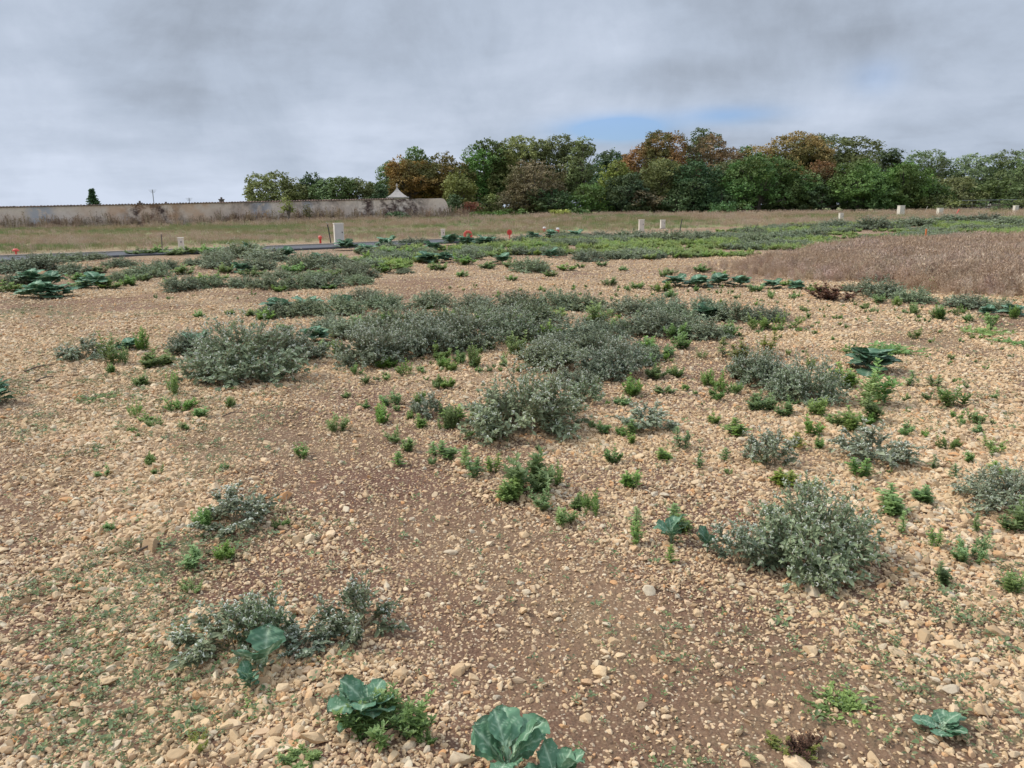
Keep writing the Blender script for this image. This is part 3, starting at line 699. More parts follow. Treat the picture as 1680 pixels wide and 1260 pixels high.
put('grey', 1650, 858, 150, 765, 'grey weed bush cut by the right edge of the photo, bright green weed before it', G1)
put('greysparse', 1432, 772, 125, 692, 'low spreading silvery bush above the largest right foreground bush', G1)
put('greysparse', 1262, 778, 95, 705, 'thin pale grey weed with brown stems left of a low spreading silvery bush', G1)
put('grey', 858, 738, 192, 580, 'biggest rounded grey bush with white flower specks at the centre of the photo', G1, aspect=1.25)
put('grey', 1320, 668, 125, 590, 'grey bush ringed by bright green weeds, right of centre', G1)
put('grey', 1240, 640, 100, 572, 'grey bush with yellowing weed behind it, left half of the ringed clump right of centre', G1)
put('greysparse', 1060, 714, 92, 652, 'small dense grey bush alone to the right of the biggest rounded bush', G1)
put('grey', 408, 640, 172, 530, 'dark dense grey bush standing at the front of the left clump', G1, aspect=1.2)
put('grey', 480, 600, 110, 530, 'grey bush behind and right of the dark dense left clump bush', G1)
put('grey', 320, 588, 80, 540, 'grey bush with a blue-green broad plant at its foot in the left clump', G1)
put('greysparse', 142, 596, 80, 545, 'grey bush at the far left end of the left clump, dark green weed touching it', G1)
put('greysparse', 705, 690, 62, 640, 'small grey tuft just left of the biggest rounded bush', G1)
put('greysparse', 965, 668, 72, 612, 'small grey-green bush tucked against the right side of the biggest rounded bush', G1)
put('grey', 1010, 628, 115, 555, 'grey bush behind and right of the biggest rounded bush', G1)
put('grey', 905, 615, 120, 548, 'grey bush with a dark hollow below it, directly behind the biggest rounded bush', G1)
row('grey', 'grey bush of the wide central thicket', 'along its front edge', [(612, 608, 120, 518), (690, 592, 120, 508), (765, 580, 110, 500), (835, 568, 100, 495)], 'bushes of the wide central thicket')
row('greyfar', 'grey bush of the wide central thicket', 'in its middle row', [(590, 560, 95, 505), (660, 550, 100, 490), (735, 545, 95, 480), (805, 540, 85, 478), (870, 535, 85, 480), (940, 560, 100, 510), (1000, 560, 80, 515), (1075, 556, 100, 500), (1150, 560, 80, 515)], 'bushes of the wide central thicket')
row('greyfar', 'grey-green bush behind the biggest rounded bush', 'of its patch', [(915, 585, 80, 530), (975, 590, 90, 535), (1040, 600, 80, 550), (1110, 545, 80, 500), (940, 640, 70, 590), (880, 560, 70, 515)], 'bushes behind the biggest rounded bush')
row('greyfar', 'grey bush of the wide central thicket', 'along its back edge', [(630, 512, 70, 460), (710, 508, 70, 455), (780, 515, 70, 472), (850, 512, 70, 472), (905, 510, 70, 470), (955, 512, 70, 470), (1030, 520, 75, 478), (1090, 520, 70, 480), (1150, 525, 75, 480), (1205, 530, 75, 478), (1255, 530, 60, 490)], 'bushes of the wide central thicket')
row('greyfar', 'grey bush', 'in the line behind the blue-green leaves at centre left', [(450, 524, 60, 495), (500, 522, 70, 480), (560, 520, 70, 475), (545, 545, 60, 505), (600, 500, 60, 465)], 'bushes left of the central thicket')
row('greyfar', 'low grey bush', 'in the long hedge-like row left of centre', [(400, 474, 50, 450), (440, 476, 60, 448), (490, 476, 60, 446), (540, 474, 60, 444), (590, 460, 60, 430)], 'bushes of the long left row')
row('greyfar', 'grey bush', 'in the left band just before the road', [(15, 450, 70, 420), (60, 446, 80, 415), (125, 452, 48, 425), (195, 440, 50, 420), (245, 458, 70, 428), (300, 480, 62, 448), (345, 474, 50, 445), (140, 428, 60, 412), (90, 432, 70, 412)], 'bushes before the road on the left')
row('greyfar', 'grey-green bush', 'in the hump left of the tallest box', [(365, 442, 60, 412), (400, 425, 80, 390), (445, 430, 70, 402), (500, 445, 70, 412), (540, 440, 60, 410), (420, 445, 60, 420)], 'bushes before the road near the tall box')
row('greyfar', 'round grey bush', 'on bare gravel before the broad-leaved row', [(773, 428, 46, 406), (870, 448, 62, 418), (966, 431, 50, 401), (665, 450, 28, 438)], 'round bushes on the gravel before the road')
row('greyfar', 'grey bush', 'beside the near edge of the dry brown grass', [(1440, 490, 70, 452), (1500, 500, 60, 468), (1585, 510, 70, 478), (1640, 515, 50, 490), (1400, 480, 40, 462)], 'bushes along the dry brown grass')
row('greyfar', 'blue-grey bush', 'in the patch under the twin beige boxes', [(1035, 392, 50, 374), (1065, 396, 50, 376), (1100, 399, 60, 374), (1135, 397, 45, 373), (1160, 395, 45, 376), (985, 392, 55, 378), (930, 390, 50, 376)], 'bushes under the beige boxes')
row('greyfar', 'blue-grey bush', 'in the green strip behind the dry brown grass', [(1240, 404, 50, 378), (1235, 388, 40, 366), (1290, 395, 60, 372), (1370, 376, 50, 358), (1430, 378, 62, 352), (1500, 372, 60, 355), (1560, 366, 60, 352), (1620, 366, 60, 348), (1660, 372, 60, 352), (1330, 390, 50, 374), (1585, 380, 50, 364)], 'bushes behind the dry brown grass')
row('greyfar', 'pale grey bush', 'in the sparse line along the road', [(680, 402, 50, 388), (800, 399, 55, 386), (860, 396, 50, 383), (640, 412, 50, 396)], 'bushes along the road')
# ------------------------------------------------------------------ broad-leaved blue-green plants
B = 'blue-green broad-leaved plants'
put('broad', 608, 1228, 140, 1110, 'blue-green broad-leaved plant with water drops, bright green weed around it, bottom edge left of centre', B)
put('broad', 835, 1350, 165, 1160, 'large blue-green broad-leaved plant cut by the bottom edge at centre', B)
put('broad', 915, 1375, 140, 1160, 'second large broad-leaved plant at the bottom edge, overlapping the centre one on its right', B)
put('broad', 1540, 1238, 95, 1200, 'small sprawling broad-leaved plant in the bottom right corner', B)
put('broad', 1100, 905, 70, 835, 'blue-green broad-leaved plant left of the largest right foreground bush', B)
put('broad', 1160, 920, 60, 860, 'pale narrow broad-leaved plant touching the left of the largest right foreground bush', B)
put('broadfar', -5, 672, 60, 615, 'broad round-leaved plant cut by the left edge of the photo', B)
put('broadfar', 1425, 622, 90, 598, 'flat blue-green broad-leaved plant behind green weeds right of the ringed grey clump', B)
put('broadfar', 325, 585, 55, 548, 'glossy blue-green plant in front of the left clump', B)
put('broadfar', 515, 570, 60, 542, 'blue-green plant at the right end of the left clump', B)
put('broadfar', 1160, 528, 60, 500, 'blue-green plant sunk in the right part of the central thicket', B)
put('broadfar', 215, 578, 40, 552, 'small blue-green plant between two green weeds in the left clump', B)
row('broadfar', 'blue-green broad-leaved plant', 'at the left end of the central thicket', [(460, 520, 60, 492), (505, 518, 60, 490), (565, 514, 48, 486)], B)
row('broadfar', 'dark green broad-leaved plant', 'in the mound at the left edge', [(50, 470, 55, 446), (85, 472, 50, 446), (60, 494, 60, 466), (95, 492, 55, 464), (160, 476, 55, 455)], B)
row('broadfar', 'blue-green broad-leaved plant', 'in the row right of the tall beige box', [(568, 412, 38, 392), (600, 418, 38, 396), (635, 410, 36, 390), (740, 404, 40, 384), (765, 406, 34, 386), (795, 405, 40, 386), (710, 414, 36, 398)], B)
row('broadfar', 'blue-green broad-leaved plant', 'in the second row nearer than the boxes', [(700, 434, 42, 414), (730, 432, 36, 412), (825, 436, 40, 418), (905, 424, 30, 408)], B)
row('broadfar', 'low green broad-leaved plant', 'in the strip before the dry grass', [(1110, 474, 44, 452), (1145, 474, 44, 452), (1180, 472, 44, 450), (1215, 473, 40, 453), (1268, 477, 36, 462), (1306, 476, 30, 458)], B)
row('broadfar', 'blue-green broad-leaved plant', 'in the thin line under the red markers', [(875, 395, 30, 382), (905, 392, 28, 378), (945, 392, 30, 380), (1330+290, 520, 34, 500), (1660, 522, 40, 500)], B)
row('broadfar', 'blue-green broad-leaved plant', 'in the hump left of the tall beige box', [(410, 418, 36, 398), (470, 428, 40, 408), (395, 448, 34, 432), (520, 432, 36, 414)], B)
# ------------------------------------------------------------------ bright green weeds
row('greyfar', 'grey-green bush', 'filling the band near the long left row', [(30, 470, 60, 445), (205, 462, 50, 440), (270, 444, 50, 425), (320, 436, 40, 420), (355, 428, 46, 408), (455, 458, 50, 438), (510, 462, 50, 440), (565, 448, 60, 425), (605, 440, 60, 420), (655, 430, 50, 412), (700, 420, 40, 406), (585, 470, 50, 448)], 'bushes filling the left band')
GW = 'bright green weeds on the gravel'
def greens(what, where, items, kind='green', mat=None):
    near = []; far = []
    row(kind, what, where, items, GW, mat)
put('green', 645, 1258, 145, 1130, 'bright green leafy weed filling the foot of the bottom-left broad-leaved plant', GW)
put('green', 660, 1228, 95, 1130, 'dark green leafy weed behind the bottom-left broad-leaved plant', GW)
put('green', 498, 1275, 60, 1225, 'small bright green weed at the bottom edge, left of the broad-leaved plant', GW)
put('green', 700, 1230, 36, 1190, 'tiny green weed right of the bottom-left broad-leaved plant', GW)
put('green', 326, 1245, 42, 1200, 'small yellow-green tuft alone near the bottom left', GW, M['yellow_leaf'])
put('green', 316, 980, 44, 945, 'round green tuft, lowest of the three under the dark left bush', GW)
put('greentall', 320, 938, 32, 903, 'green sprout between two others under the dark left bush', GW)
put('green', 368, 925, 36, 888, 'bright leafy sprout right under the dark left bush', GW)
put('green', 335, 878, 50, 835, 'green weed growing into the left side of the dark left bush', GW)
put('green', 462, 872, 30, 845, 'dark green weed at the right tip of the dark left bush', GW)
put('green', 178, 876, 30, 855, 'tiny green sprout alone on the left gravel', GW)
put('green', 1295, 1262, 70, 1218, 'yellow-green weed with a blackened dead half at the bottom right', GW, M['yellow_leaf'])
put('dead', 1318, 1262, 60, 1205, 'blackened dead weed beside a yellow-green one at the bottom right')
put('green', 1585, 935, 75, 862, 'vivid green leafy weed alone right of the largest foreground bush', GW)
put('green', 1665, 890, 70, 825, 'vivid green weed before the grey bush at the right edge', GW)
put('green', 1652, 985, 55, 925, 'spiky green weed at the right edge below the vivid one', GW)
put('greentall', 1546, 965, 26, 925, 'short green sprout just below-left of the vivid green weed', GW)
put('greentall', 1532, 905, 26, 858, 'thin green sprout left of the vivid green weed', GW)
put('greentall', 1462, 852, 48, 795, 'upright green weed right of the largest foreground bush top', GW)
put('greentall', 1515, 832, 34, 800, 'small upright weed second to the right of the largest foreground bush top', GW)
put('green', 865, 822, 92, 735, 'lush bright green weed clump right below the biggest rounded bush', GW)
put('green', 895, 845, 60, 790, 'darker green weed in front of the lush clump below the biggest rounded bush', GW)
put('green', 915, 800, 45, 755, 'green weed on the right side of the lush clump', GW)
put('greentall', 840, 830, 40, 780, 'thin green weed on the left side of the lush clump', GW)
put('green', 925, 872, 52, 830, 'ragged green-yellow weed alone below the lush clump', GW)
put('green', 972, 852, 46, 800, 'dark green weed right of the lush clump', GW)
row('green', 'rounded green weed', 'in the line beside the biggest rounded bush', [(552, 715, 46, 668), (650, 730, 42, 695), (622, 700, 40, 665), (645, 672, 46, 640), (668, 620, 36, 582), (635, 608, 40, 582), (743, 708, 36, 665)], GW)
row('greentall', 'upright green weed', 'in the loose file below the central bushes', [(712, 752, 36, 720), (735, 757, 30, 725), (765, 775, 34, 735), (782, 790, 36, 745), (808, 780, 30, 740), (745, 700, 34, 660), (655, 770, 30, 750), (690, 705, 20, 690), (674, 742, 22, 726)], GW)
row('greentall', 'slim green weed', 'scattered right below the central bushes', [(1120, 742, 34, 705), (1147, 775, 30, 740), (1035, 805, 26, 775), (989, 715, 20, 690), (1042, 870, 34, 825), (1046, 900, 30, 850), (1105, 865, 36, 822), (1205, 722, 50, 690), (1035, 720, 34, 700), (945, 840, 24, 815)], GW)
row('green', 'green weed', 'in the ring before the right-of-centre grey clump', [(1245, 680, 52, 640), (1290, 690, 50, 650), (1340, 690, 50, 655), (1370, 705, 46, 668), (1182, 645, 38, 605), (1160, 638, 36, 602), (1200, 650, 34, 615)], GW)
row('greentall', 'tall green weed', 'in the upright stand right of the ringed clump', [(1410, 672, 38, 615), (1445, 668, 40, 600), (1430, 698, 34, 650), (1395, 712, 34, 665), (1492, 638, 36, 608), (1532, 640, 30, 615), (1385, 640, 36, 600), (1408, 790, 44, 745)], GW)
row('greentall', 'yellow-green weed', 'among the upper right-of-centre weeds', [(1222, 598, 36, 560), (1186, 588, 34, 548), (1255, 590, 40, 548), (1285, 805, 34, 770), (1330, 812, 26, 785), (1305, 745, 46, 705)], GW, M['yellow_leaf'])
row('green', 'small green weed', 'on the gravel near the right edge', [(1605, 715, 30, 695), (1625, 748, 56, 720), (1555, 745, 44, 712), (1480, 720, 26, 698), (1578, 700, 20, 684), (1440, 660, 24, 640)], GW)
row('green', 'round green weed', 'in the scattered file on the open right gravel', [(1500, 560, 26, 538), (1545, 528, 44, 503), (1495, 518, 28, 498), (1590, 530, 26, 510), (1662, 524, 26, 500), (1575, 520, 26, 498), (1435, 515, 20, 500), (1470, 505, 24, 485), (1440, 500, 40, 482)], GW)
row('greenfar', 'fresh green weed', 'in the loose band crossing left of centre', [(130, 462, 34, 446), (165, 450, 30, 436), (280, 470, 30, 452), (305, 452, 34, 434), (415, 456, 34, 438), (480, 452, 34, 434), (500, 470, 30, 456), (545, 458, 34, 440), (625, 450, 34, 432), (660, 445, 30, 430), (720, 445, 30, 428), (760, 436, 34, 420), (800, 442, 30, 426), (370, 450, 30, 434)], GW)
row('greenfar', 'fresh green weed', 'growing between bushes of the central thicket', [(640, 535, 34, 505), (700, 565, 36, 535), (740, 530, 30, 500), (800, 535, 34, 505), (850, 545, 34, 515), (900, 560, 34, 530), (915, 525, 30, 500), (1005, 580, 34, 550), (1050, 545, 34, 515), (1110, 560, 34, 530), (1190, 555, 34, 530), (600, 590, 30, 565)], GW)
row('greenfar', 'fresh green weed', 'dotted on the gravel beyond the central thicket', [(1000, 470, 22, 456), (1045, 475, 22, 460), (905, 455, 22, 442), (840, 462, 18, 450), (760, 455, 20, 443), (1100, 490, 24, 474), (1240, 480, 24, 465), (1290, 470, 22, 456), (1340, 482, 24, 466), (1150, 448, 24, 434), (1180, 455, 20, 444)], GW)
put('green', 1280, 545, 70, 510, 'bright yellow-green clump at the right end of the central thicket', GW)
put('green', 1245, 545, 46, 515, 'green weed left beside the yellow-green clump ending the central thicket', GW)
row('green', 'green weed', 'in the left foreground cluster under the left clump', [(255, 608, 60, 570), (232, 638, 42, 612), (286, 652, 30, 614), (300, 682, 56, 648), (325, 690, 44, 662), (222, 688, 34, 658), (256, 705, 30, 676), (218, 712, 24, 698), (305, 708, 22, 690), (378, 672, 26, 652), (238, 695, 30, 672)], GW)
row('green', 'green weed', 'along the top of the left clump', [(185, 602, 44, 545), (235, 580, 34, 542), (205, 600, 36, 560), (530, 578, 40, 552), (555, 590, 30, 560), (185, 580, 50, 545), (187, 616, 26, 595)], GW)
row('green', 'green weed', 'along the lower front of the central thicket', [(755, 576, 34, 548), (775, 605, 34, 560), (800, 572, 30, 545), (845, 585, 40, 545), (865, 560, 40, 520), (870, 600, 30, 570), (752, 600, 26, 575), (725, 605, 26, 588), (740, 612, 26, 590)], GW)
row('greenfar', 'green weed', 'right of the biggest rounded bush and behind it', [(1035, 655, 36, 620), (1075, 625, 30, 590), (1110, 622, 26, 602), (1085, 590, 40, 560), (1062, 605, 30, 580), (1090, 650, 30, 632), (1010, 545, 40, 520), (1065, 575, 36, 548), (980, 540, 50, 500), (1118, 575, 30, 550), (1020, 668, 26, 650)], GW)
row('greenfar', 'small green weed', 'on open gravel left of the central thicket', [(328, 522, 20, 506), (378, 518, 16, 505), (412, 520, 26, 505), (432, 528, 34, 508), (465, 545, 30, 530), (590, 535, 36, 516), (560, 555, 30, 540)], GW)
row('greenfar', 'green weed', 'in the strip along the near road side', [(230, 420, 34, 405), (262, 418, 30, 404), (290, 420, 34, 404), (320, 418, 34, 402), (350, 420, 34, 402), (378, 424, 34, 406), (430, 442, 34, 425), (560, 432, 34, 416), (590, 432, 34, 418), (520, 455, 34, 440)], GW)
row('greenfar', 'green weed', 'in the thin bright line nearer than the left bushes', [(182, 476, 36, 454), (215, 470, 30, 452), (135, 474, 34, 458), (10, 482, 40, 462), (330, 466, 30, 445), (355, 462, 30, 446), (235, 462, 24, 450), (80, 460, 30, 448), (460, 480, 24, 468), (540, 476, 26, 464)], GW)
row('greenfar', 'green weed', 'among broad leaves right of the tallest box', [(605, 428, 26, 412), (640, 420, 30, 404), (668, 420, 30, 404), (690, 416, 30, 402), (745, 418, 26, 408), (820, 418, 34, 400), (850, 416, 34, 400), (885, 410, 34, 396), (840, 440, 26, 422), (600, 442, 26, 430)], GW)
row('greenfar', 'small green weed', 'on the pale gravel under the round grey bushes', [(930, 445, 26, 430), (952, 440, 14, 430), (988, 438, 18, 428), (1022, 445, 16, 436), (1085, 480, 30, 462), (1088, 455, 16, 440), (1024, 424, 26, 412), (1050, 424, 30, 410), (1080, 424, 30, 410), (1100, 452, 20, 440)], GW)
row('green', 'small green weed', 'in the upper right weed field', [(1150, 590, 26, 570), (1270, 625, 30, 600), (1330, 610, 30, 585), (1360, 640, 34, 612), (1212, 625, 28, 600), (1420, 700, 30, 675), (1345, 740, 30, 712), (1400, 745, 26, 722)], GW)
row('greentall', 'thin green weed', 'on the lower right gravel', [(1100, 930, 26, 905), (1478, 880, 24, 855), (1600, 880, 28, 850), (1565, 790, 26, 765), (1640, 790, 34, 760), (1120, 880, 30, 845), (1190, 760, 24, 738), (1090, 760, 26, 735), (1530, 775, 26, 750)], GW)
row('green', 'small green weed', 'left of the biggest rounded bush', [(600, 672, 30, 652), (690, 668, 34, 642), (725, 690, 34, 662), (715, 640, 26, 620), (672, 690, 24, 672), (570, 655, 24, 640), (735, 640, 30, 615), (765, 720, 26, 700)], GW)
row('creep', 'flat dark green creeping weed', 'on the gravel', [(160, 665, 75, 648), (1390, 1200, 110, 1130), (1460, 592, 130, 570), (1400, 582, 60, 565), (1610, 555, 90, 535), (1660, 570, 70, 545), (1350, 1190, 80, 1150), (420, 1195-10, 60, 1160)], 'creeping weeds on the gravel')
put('dead', 1365, 498, 90, 465, 'brown withered weed heap before the dry grass, right of centre')
put('broadup', 436, 1120, 75, 1008, 'single upright blue-green broad leaf with pale midrib standing in the silvery bush', B)
put('broad', 412, 1150, 62, 1095, 'low drooping broad leaves at the foot of the single upright leaf', B)

# ------------------------------------------------------------------ uncountable seedlings, carpets, dry grass
def tuft(name, seed, n, H, spread, wid, mat, lean=.25, twigs=0, heads=0):
    r = np.random.default_rng(seed); a = r.uniform(0, 6.283, n); rad = spread*np.sqrt(r.random(n)); b = np.stack([rad*np.cos(a), rad*np.sin(a), 0*a], -1)
    h = H*r.uniform(.55, 1, n); ln = r.normal(0, lean, (n, 2))*h[:, None]; t = np.linspace(0, 1, 4)
    p = b[:, None]+np.stack([ln[:, None, 0]*t**2, ln[:, None, 1]*t**2, h[:, None]*t], -1)
    az = r.uniform(0, 3.14, n); s = np.stack([np.cos(az), np.sin(az), 0*az], -1)[:, None]; w = (wid*np.array([1, .85, .6, .15]))[None, :, None]
    V = np.stack([p-s*w, p+s*w], 2).reshape(-1, 3); F = np.array([[2*i, 2*i+1, 2*i+3, 2*i+2] for i in range(3)])
    A = Acc(); A.add(V, [(F[None]+(np.arange(n)*8)[:, None, None]).reshape(-1, 4)], 0, r.random(n))
    if twigs:
        k = np.repeat(np.arange(n), twigs); tt = r.uniform(.3, 1, len(k)); P = b[k]+np.stack([ln[k, 0]*tt**2, ln[k, 1]*tt**2, h[k]*tt], -1)
        D = nrm(r.normal(0, .6, P.shape)+np.array([0, 0, .8])); T = DIA.copy(); T[:, 1] *= .45
        V, F = inst(T, DIA_F, P, frames(D, nrm(r.normal(0, 1, P.shape))), heads*r.uniform(.5, 1.2, len(k))); A.add(V, F, 0, r.random(len(k)))
    return A.mesh(name, mat)
def up(n, r, tilt=.08): return np.stack([r.normal(0, tilt, n), r.normal(0, tilt, n), r.uniform(0, 6.283, n)], -1)
def seedlings():
    ms = []
    for s in range(6):
        r = np.random.default_rng(300+s); n = r.integers(4, 9); a = r.uniform(0, 6.283, n)
        P = np.stack([np.cos(a)*.004, np.sin(a)*.004, r.uniform(.002, .014, n)], -1); D = np.stack([np.cos(a), np.sin(a), r.uniform(.0, .7, n)], -1)
        T = LEAF.copy(); T[:, 1] *= 1.15; V, F = inst(T, LEAF_F, P, frames(D, np.tile([0, 0, 1.], (n, 1))), r.uniform(.007, .014, n)); A = Acc(); A.add(V, F, 0, r.random(n)); ms.append(A.mesh('seedling', M['seed_leaf']))
    r = np.random.default_rng(40); x = []; y = []
    for d0, d1, n in ((1.1, 4, 26000), (4, 8, 34000), (8, 14, 30000)):
        a, b = wedge_points(n*3, d0, d1, r); k = r.random(len(a)) < greenness(a, b)*.20; x.append(a[k][:n]); y.append(b[k][:n])
    x = np.concatenate(x); y = np.concatenate(y); n = len(x); P = np.stack([x, y, terrain(x, y)+.008], -1); s = np.exp(r.normal(0, .3, n))*(1+.04*y)
    scatter('seedling_cover', 'tiny green seedlings sprouting between the stones', 'ground cover', P, up(n, r, .2), s[:, None]*np.ones((1, 3)), r.integers(0, 6, n), variants('seedling', ms), M['seed_leaf'])
M['seed_leaf'] = leaf_mat('seed_leaf', (.11, .165, .055), (.22, .28, .11), .2, .6)
seedlings()
def small_weeds():
    ms = [merge('small_weed', green_weed(560+s, .16, .12, 5, 6, .03, True), [M['green_stem'], M['green_leaf']]) for s in range(6)]
    r = np.random.default_rng(46); x, y = wedge_points(60000, 4.3, 16, r); px, py = proj(x, y, terrain(x, y))
    m_ = sst(520, 760, px)*(.35+.65*sst(.47, .62, fbm(x*.9, y*.9, 57)))*(1-soiliness(x, y)*.7)+.25*sst(.52, .62, fbm(x*1.2, y*1.2, 58))*(px > 150)
    k = r.random(len(x)) < m_*.035*(1-.4*sst(9, 16, y)); x, y = x[k], y[k]; n = len(x); s = np.exp(r.normal(-.75, .45, n))
    scatter('small_weed_cover', 'small green weeds coming up in drifts over the gravel', 'ground cover', np.stack([x, y, terrain(x, y)], -1), up(n, r, .15), s[:, None]*np.ones((1, 3)), r.integers(0, 6, n), variants('small_weed', ms), M['green_leaf'])
    ms = []
    for q in range(5):
        rr = np.random.default_rng(590+q); p = np.array([[-.5, 0, .02], [-.2, rr.normal(0, .05), .05], [.2, rr.normal(0, .06), .04], [.5, 0, .01]]); V, F = tube(p, .022, 4); ms.append(mesh_np('straw', V, F, M['litter']))
    x, y = wedge_points(1500, 1.1, 8, r); n = len(x); s = r.uniform(.03, .13, n)
    scatter('straw_litter', 'bits of dry straw and twig lying on the gravel', 'litter', np.stack([x, y, terrain(x, y)+.014], -1), up(n, r, .2), s[:, None]*np.ones((1, 3)), r.integers(0, 5, n), variants('straw', ms), M['litter'])
M['litter'] = flat_mat('litter', (.30, .20, .12), .9, (4, (.12, .08, .055)))
small_weeds()
def dry_patch():
    ms = [tuft('straw_tuft', 400+s, 26, .50, .16, .0032, M['dry_straw'], .16, 7, .085) for s in range(6)]
    r = np.random.default_rng(41); xs = [p[0] for p in DRYP]; ys = [p[1] for p in DRYP]
    x = r.uniform(min(xs), max(xs), 60000); y = r.uniform(min(ys), max(ys), 60000)
    ox = (fbm(x/1.5, y/1.5, 91)-.5)*3; oy = (fbm(x/1.5, y/1.5, 92)-.5)*3
    k = inpoly(x+ox, y+oy, DRYP); x, y = x[k], y[k]; inn = sum(inpoly(x+1.3*math.cos(a), y+2.2*math.sin(a), DRYP).astype(float) for a in np.arange(8)*.785)/8; k = r.random(len(x)) < (.15+.85*inn**2)* (.22+.78*sst(14, 20, y+.35*x)*sst(.25, .5, fbm(x/2.2, y/2.2, 93)+.1)); x, y, inn = x[k][:9000], y[k][:9000], inn[k][:9000]; n = len(x)
    s = r.uniform(.5, 1.15, n)*(.40+.55*sst(1, 9, x-2))*(.5+.5*inn)*(.75+.5*fbm(x/1.8, y/1.8, 95))
    scatter('dry_grass', 'brown dried grass standing in a wide patch at the right', 'dry grass', np.stack([x, y, terrain(x, y)], -1), up(n, r), s[:, None]*np.ones((1, 3)), r.integers(0, 6, n), variants('straw_tuft', ms), M['dry_straw'])
dry_patch()
def carpet():
    acc = [green_weed(500+s, .34, .17, 9, 6, .05, True) for s in range(5)]
    ms = [merge('carpet_weed', a, [M['green_stem'], M['carpet_leaf']]) for a in acc]+[merge('carpet_weed', grey_bush(520+s, .5, .2, 26, 5, 6, .034, True), [M['grey_stem'], M['grey_leaf'], M['grey_flower']]) for s in range(3)]
    r = np.random.default_rng(42); x = []; y = []
    POLY = [gp(*p) for p in ((560, 432), (600, 410), (760, 404), (850, 398), (930, 392), (1020, 394), (1150, 391), (1200, 379), (1290, 371), (1400, 364), (1520, 362), (1720, 356), (1800, 364), (1800, 392), (1690, 394), (1540, 398), (1440, 402), (1330, 414), (1230, 426), (1130, 424), (1020, 424), (940, 420), (880, 418), (800, 424), (700, 428), (640, 446))]
    xs = [p[0] for p in POLY]; ys = [p[1] for p in POLY]; a = r.uniform(min(xs), max(xs), 40000); b = r.uniform(min(ys), max(ys), 40000)
    k = inpoly(a+(fbm(a/3, b/3, 61)-.5)*4, b+(fbm(a/3, b/3, 62)-.5)*6, POLY) & (r.random(len(a)) < sst(.36, .54, fbm(a/2.6, b/1.8, 63))); x, y = a[k][:9500], b[k][:9500]; n = len(x)
    s = r.uniform(.6, 1.35, n)
    scatter('low_ground_cover', 'low green and silvery weeds carpeting the middle distance', 'ground cover', np.stack([x, y, terrain(x, y)], -1), up(n, r), s[:, None]*np.ones((1, 3)), np.where(fbm(x/2.2, y/3.5, 66)+r.normal(0, .05, n) > .61, r.integers(5, 8, n), r.integers(0, 5, n)), variants('carpet_weed', ms), M['green_leaf'])
M['carpet_leaf'] = leaf_mat('carpet_leaf', (.20, .30, .07), (.40, .50, .15), .32, .6)
carpet()
def field():
    ms = [tuft('grass_tuft', 420+s, 22, .24, .28, .008, M['field_grass'], .35, 3, .07) for s in range(4)]+[tuft('weed_tuft', 430+s, 12, .42, .25, .006, M['dry_straw'], .2, 9, .07) for s in range(2)]
    r = np.random.default_rng(43); y = r.uniform(31, 104, 90000); x = r.uniform(-1, 1, 90000)*(y*.78)
    rs = roadside(x, y); k = (rs > .8) & (r.random(len(x)) < sst(1.5, 10, rs+3*(fbm(x/4, y/4, 71)-.5))*(.5+.5*sst(.38, .55, fbm(x/5, y/9, 72)))); k &= ~((x > 8) & (y < 41))
    x, y = x[k][:26000], y[k][:26000]; n = len(x); s = r.uniform(.5, 1.3, n)*(.7+.6*sst(55, 80, y))
    scatter('field_grass', 'green and straw-coloured rough grass covering the far field', 'grass', np.stack([x, y, terrain(x, y)], -1), up(n, r), s[:, None]*np.ones((1, 3)), np.where(fbm(x/7, y/4, 75)+r.normal(0, .06, n)+.06*sst(-25, 5, x)-.06 > .53, r.integers(4, 6, n), r.integers(0, 4, n)), variants('grass_tuft', ms), M['field_grass'])
field()

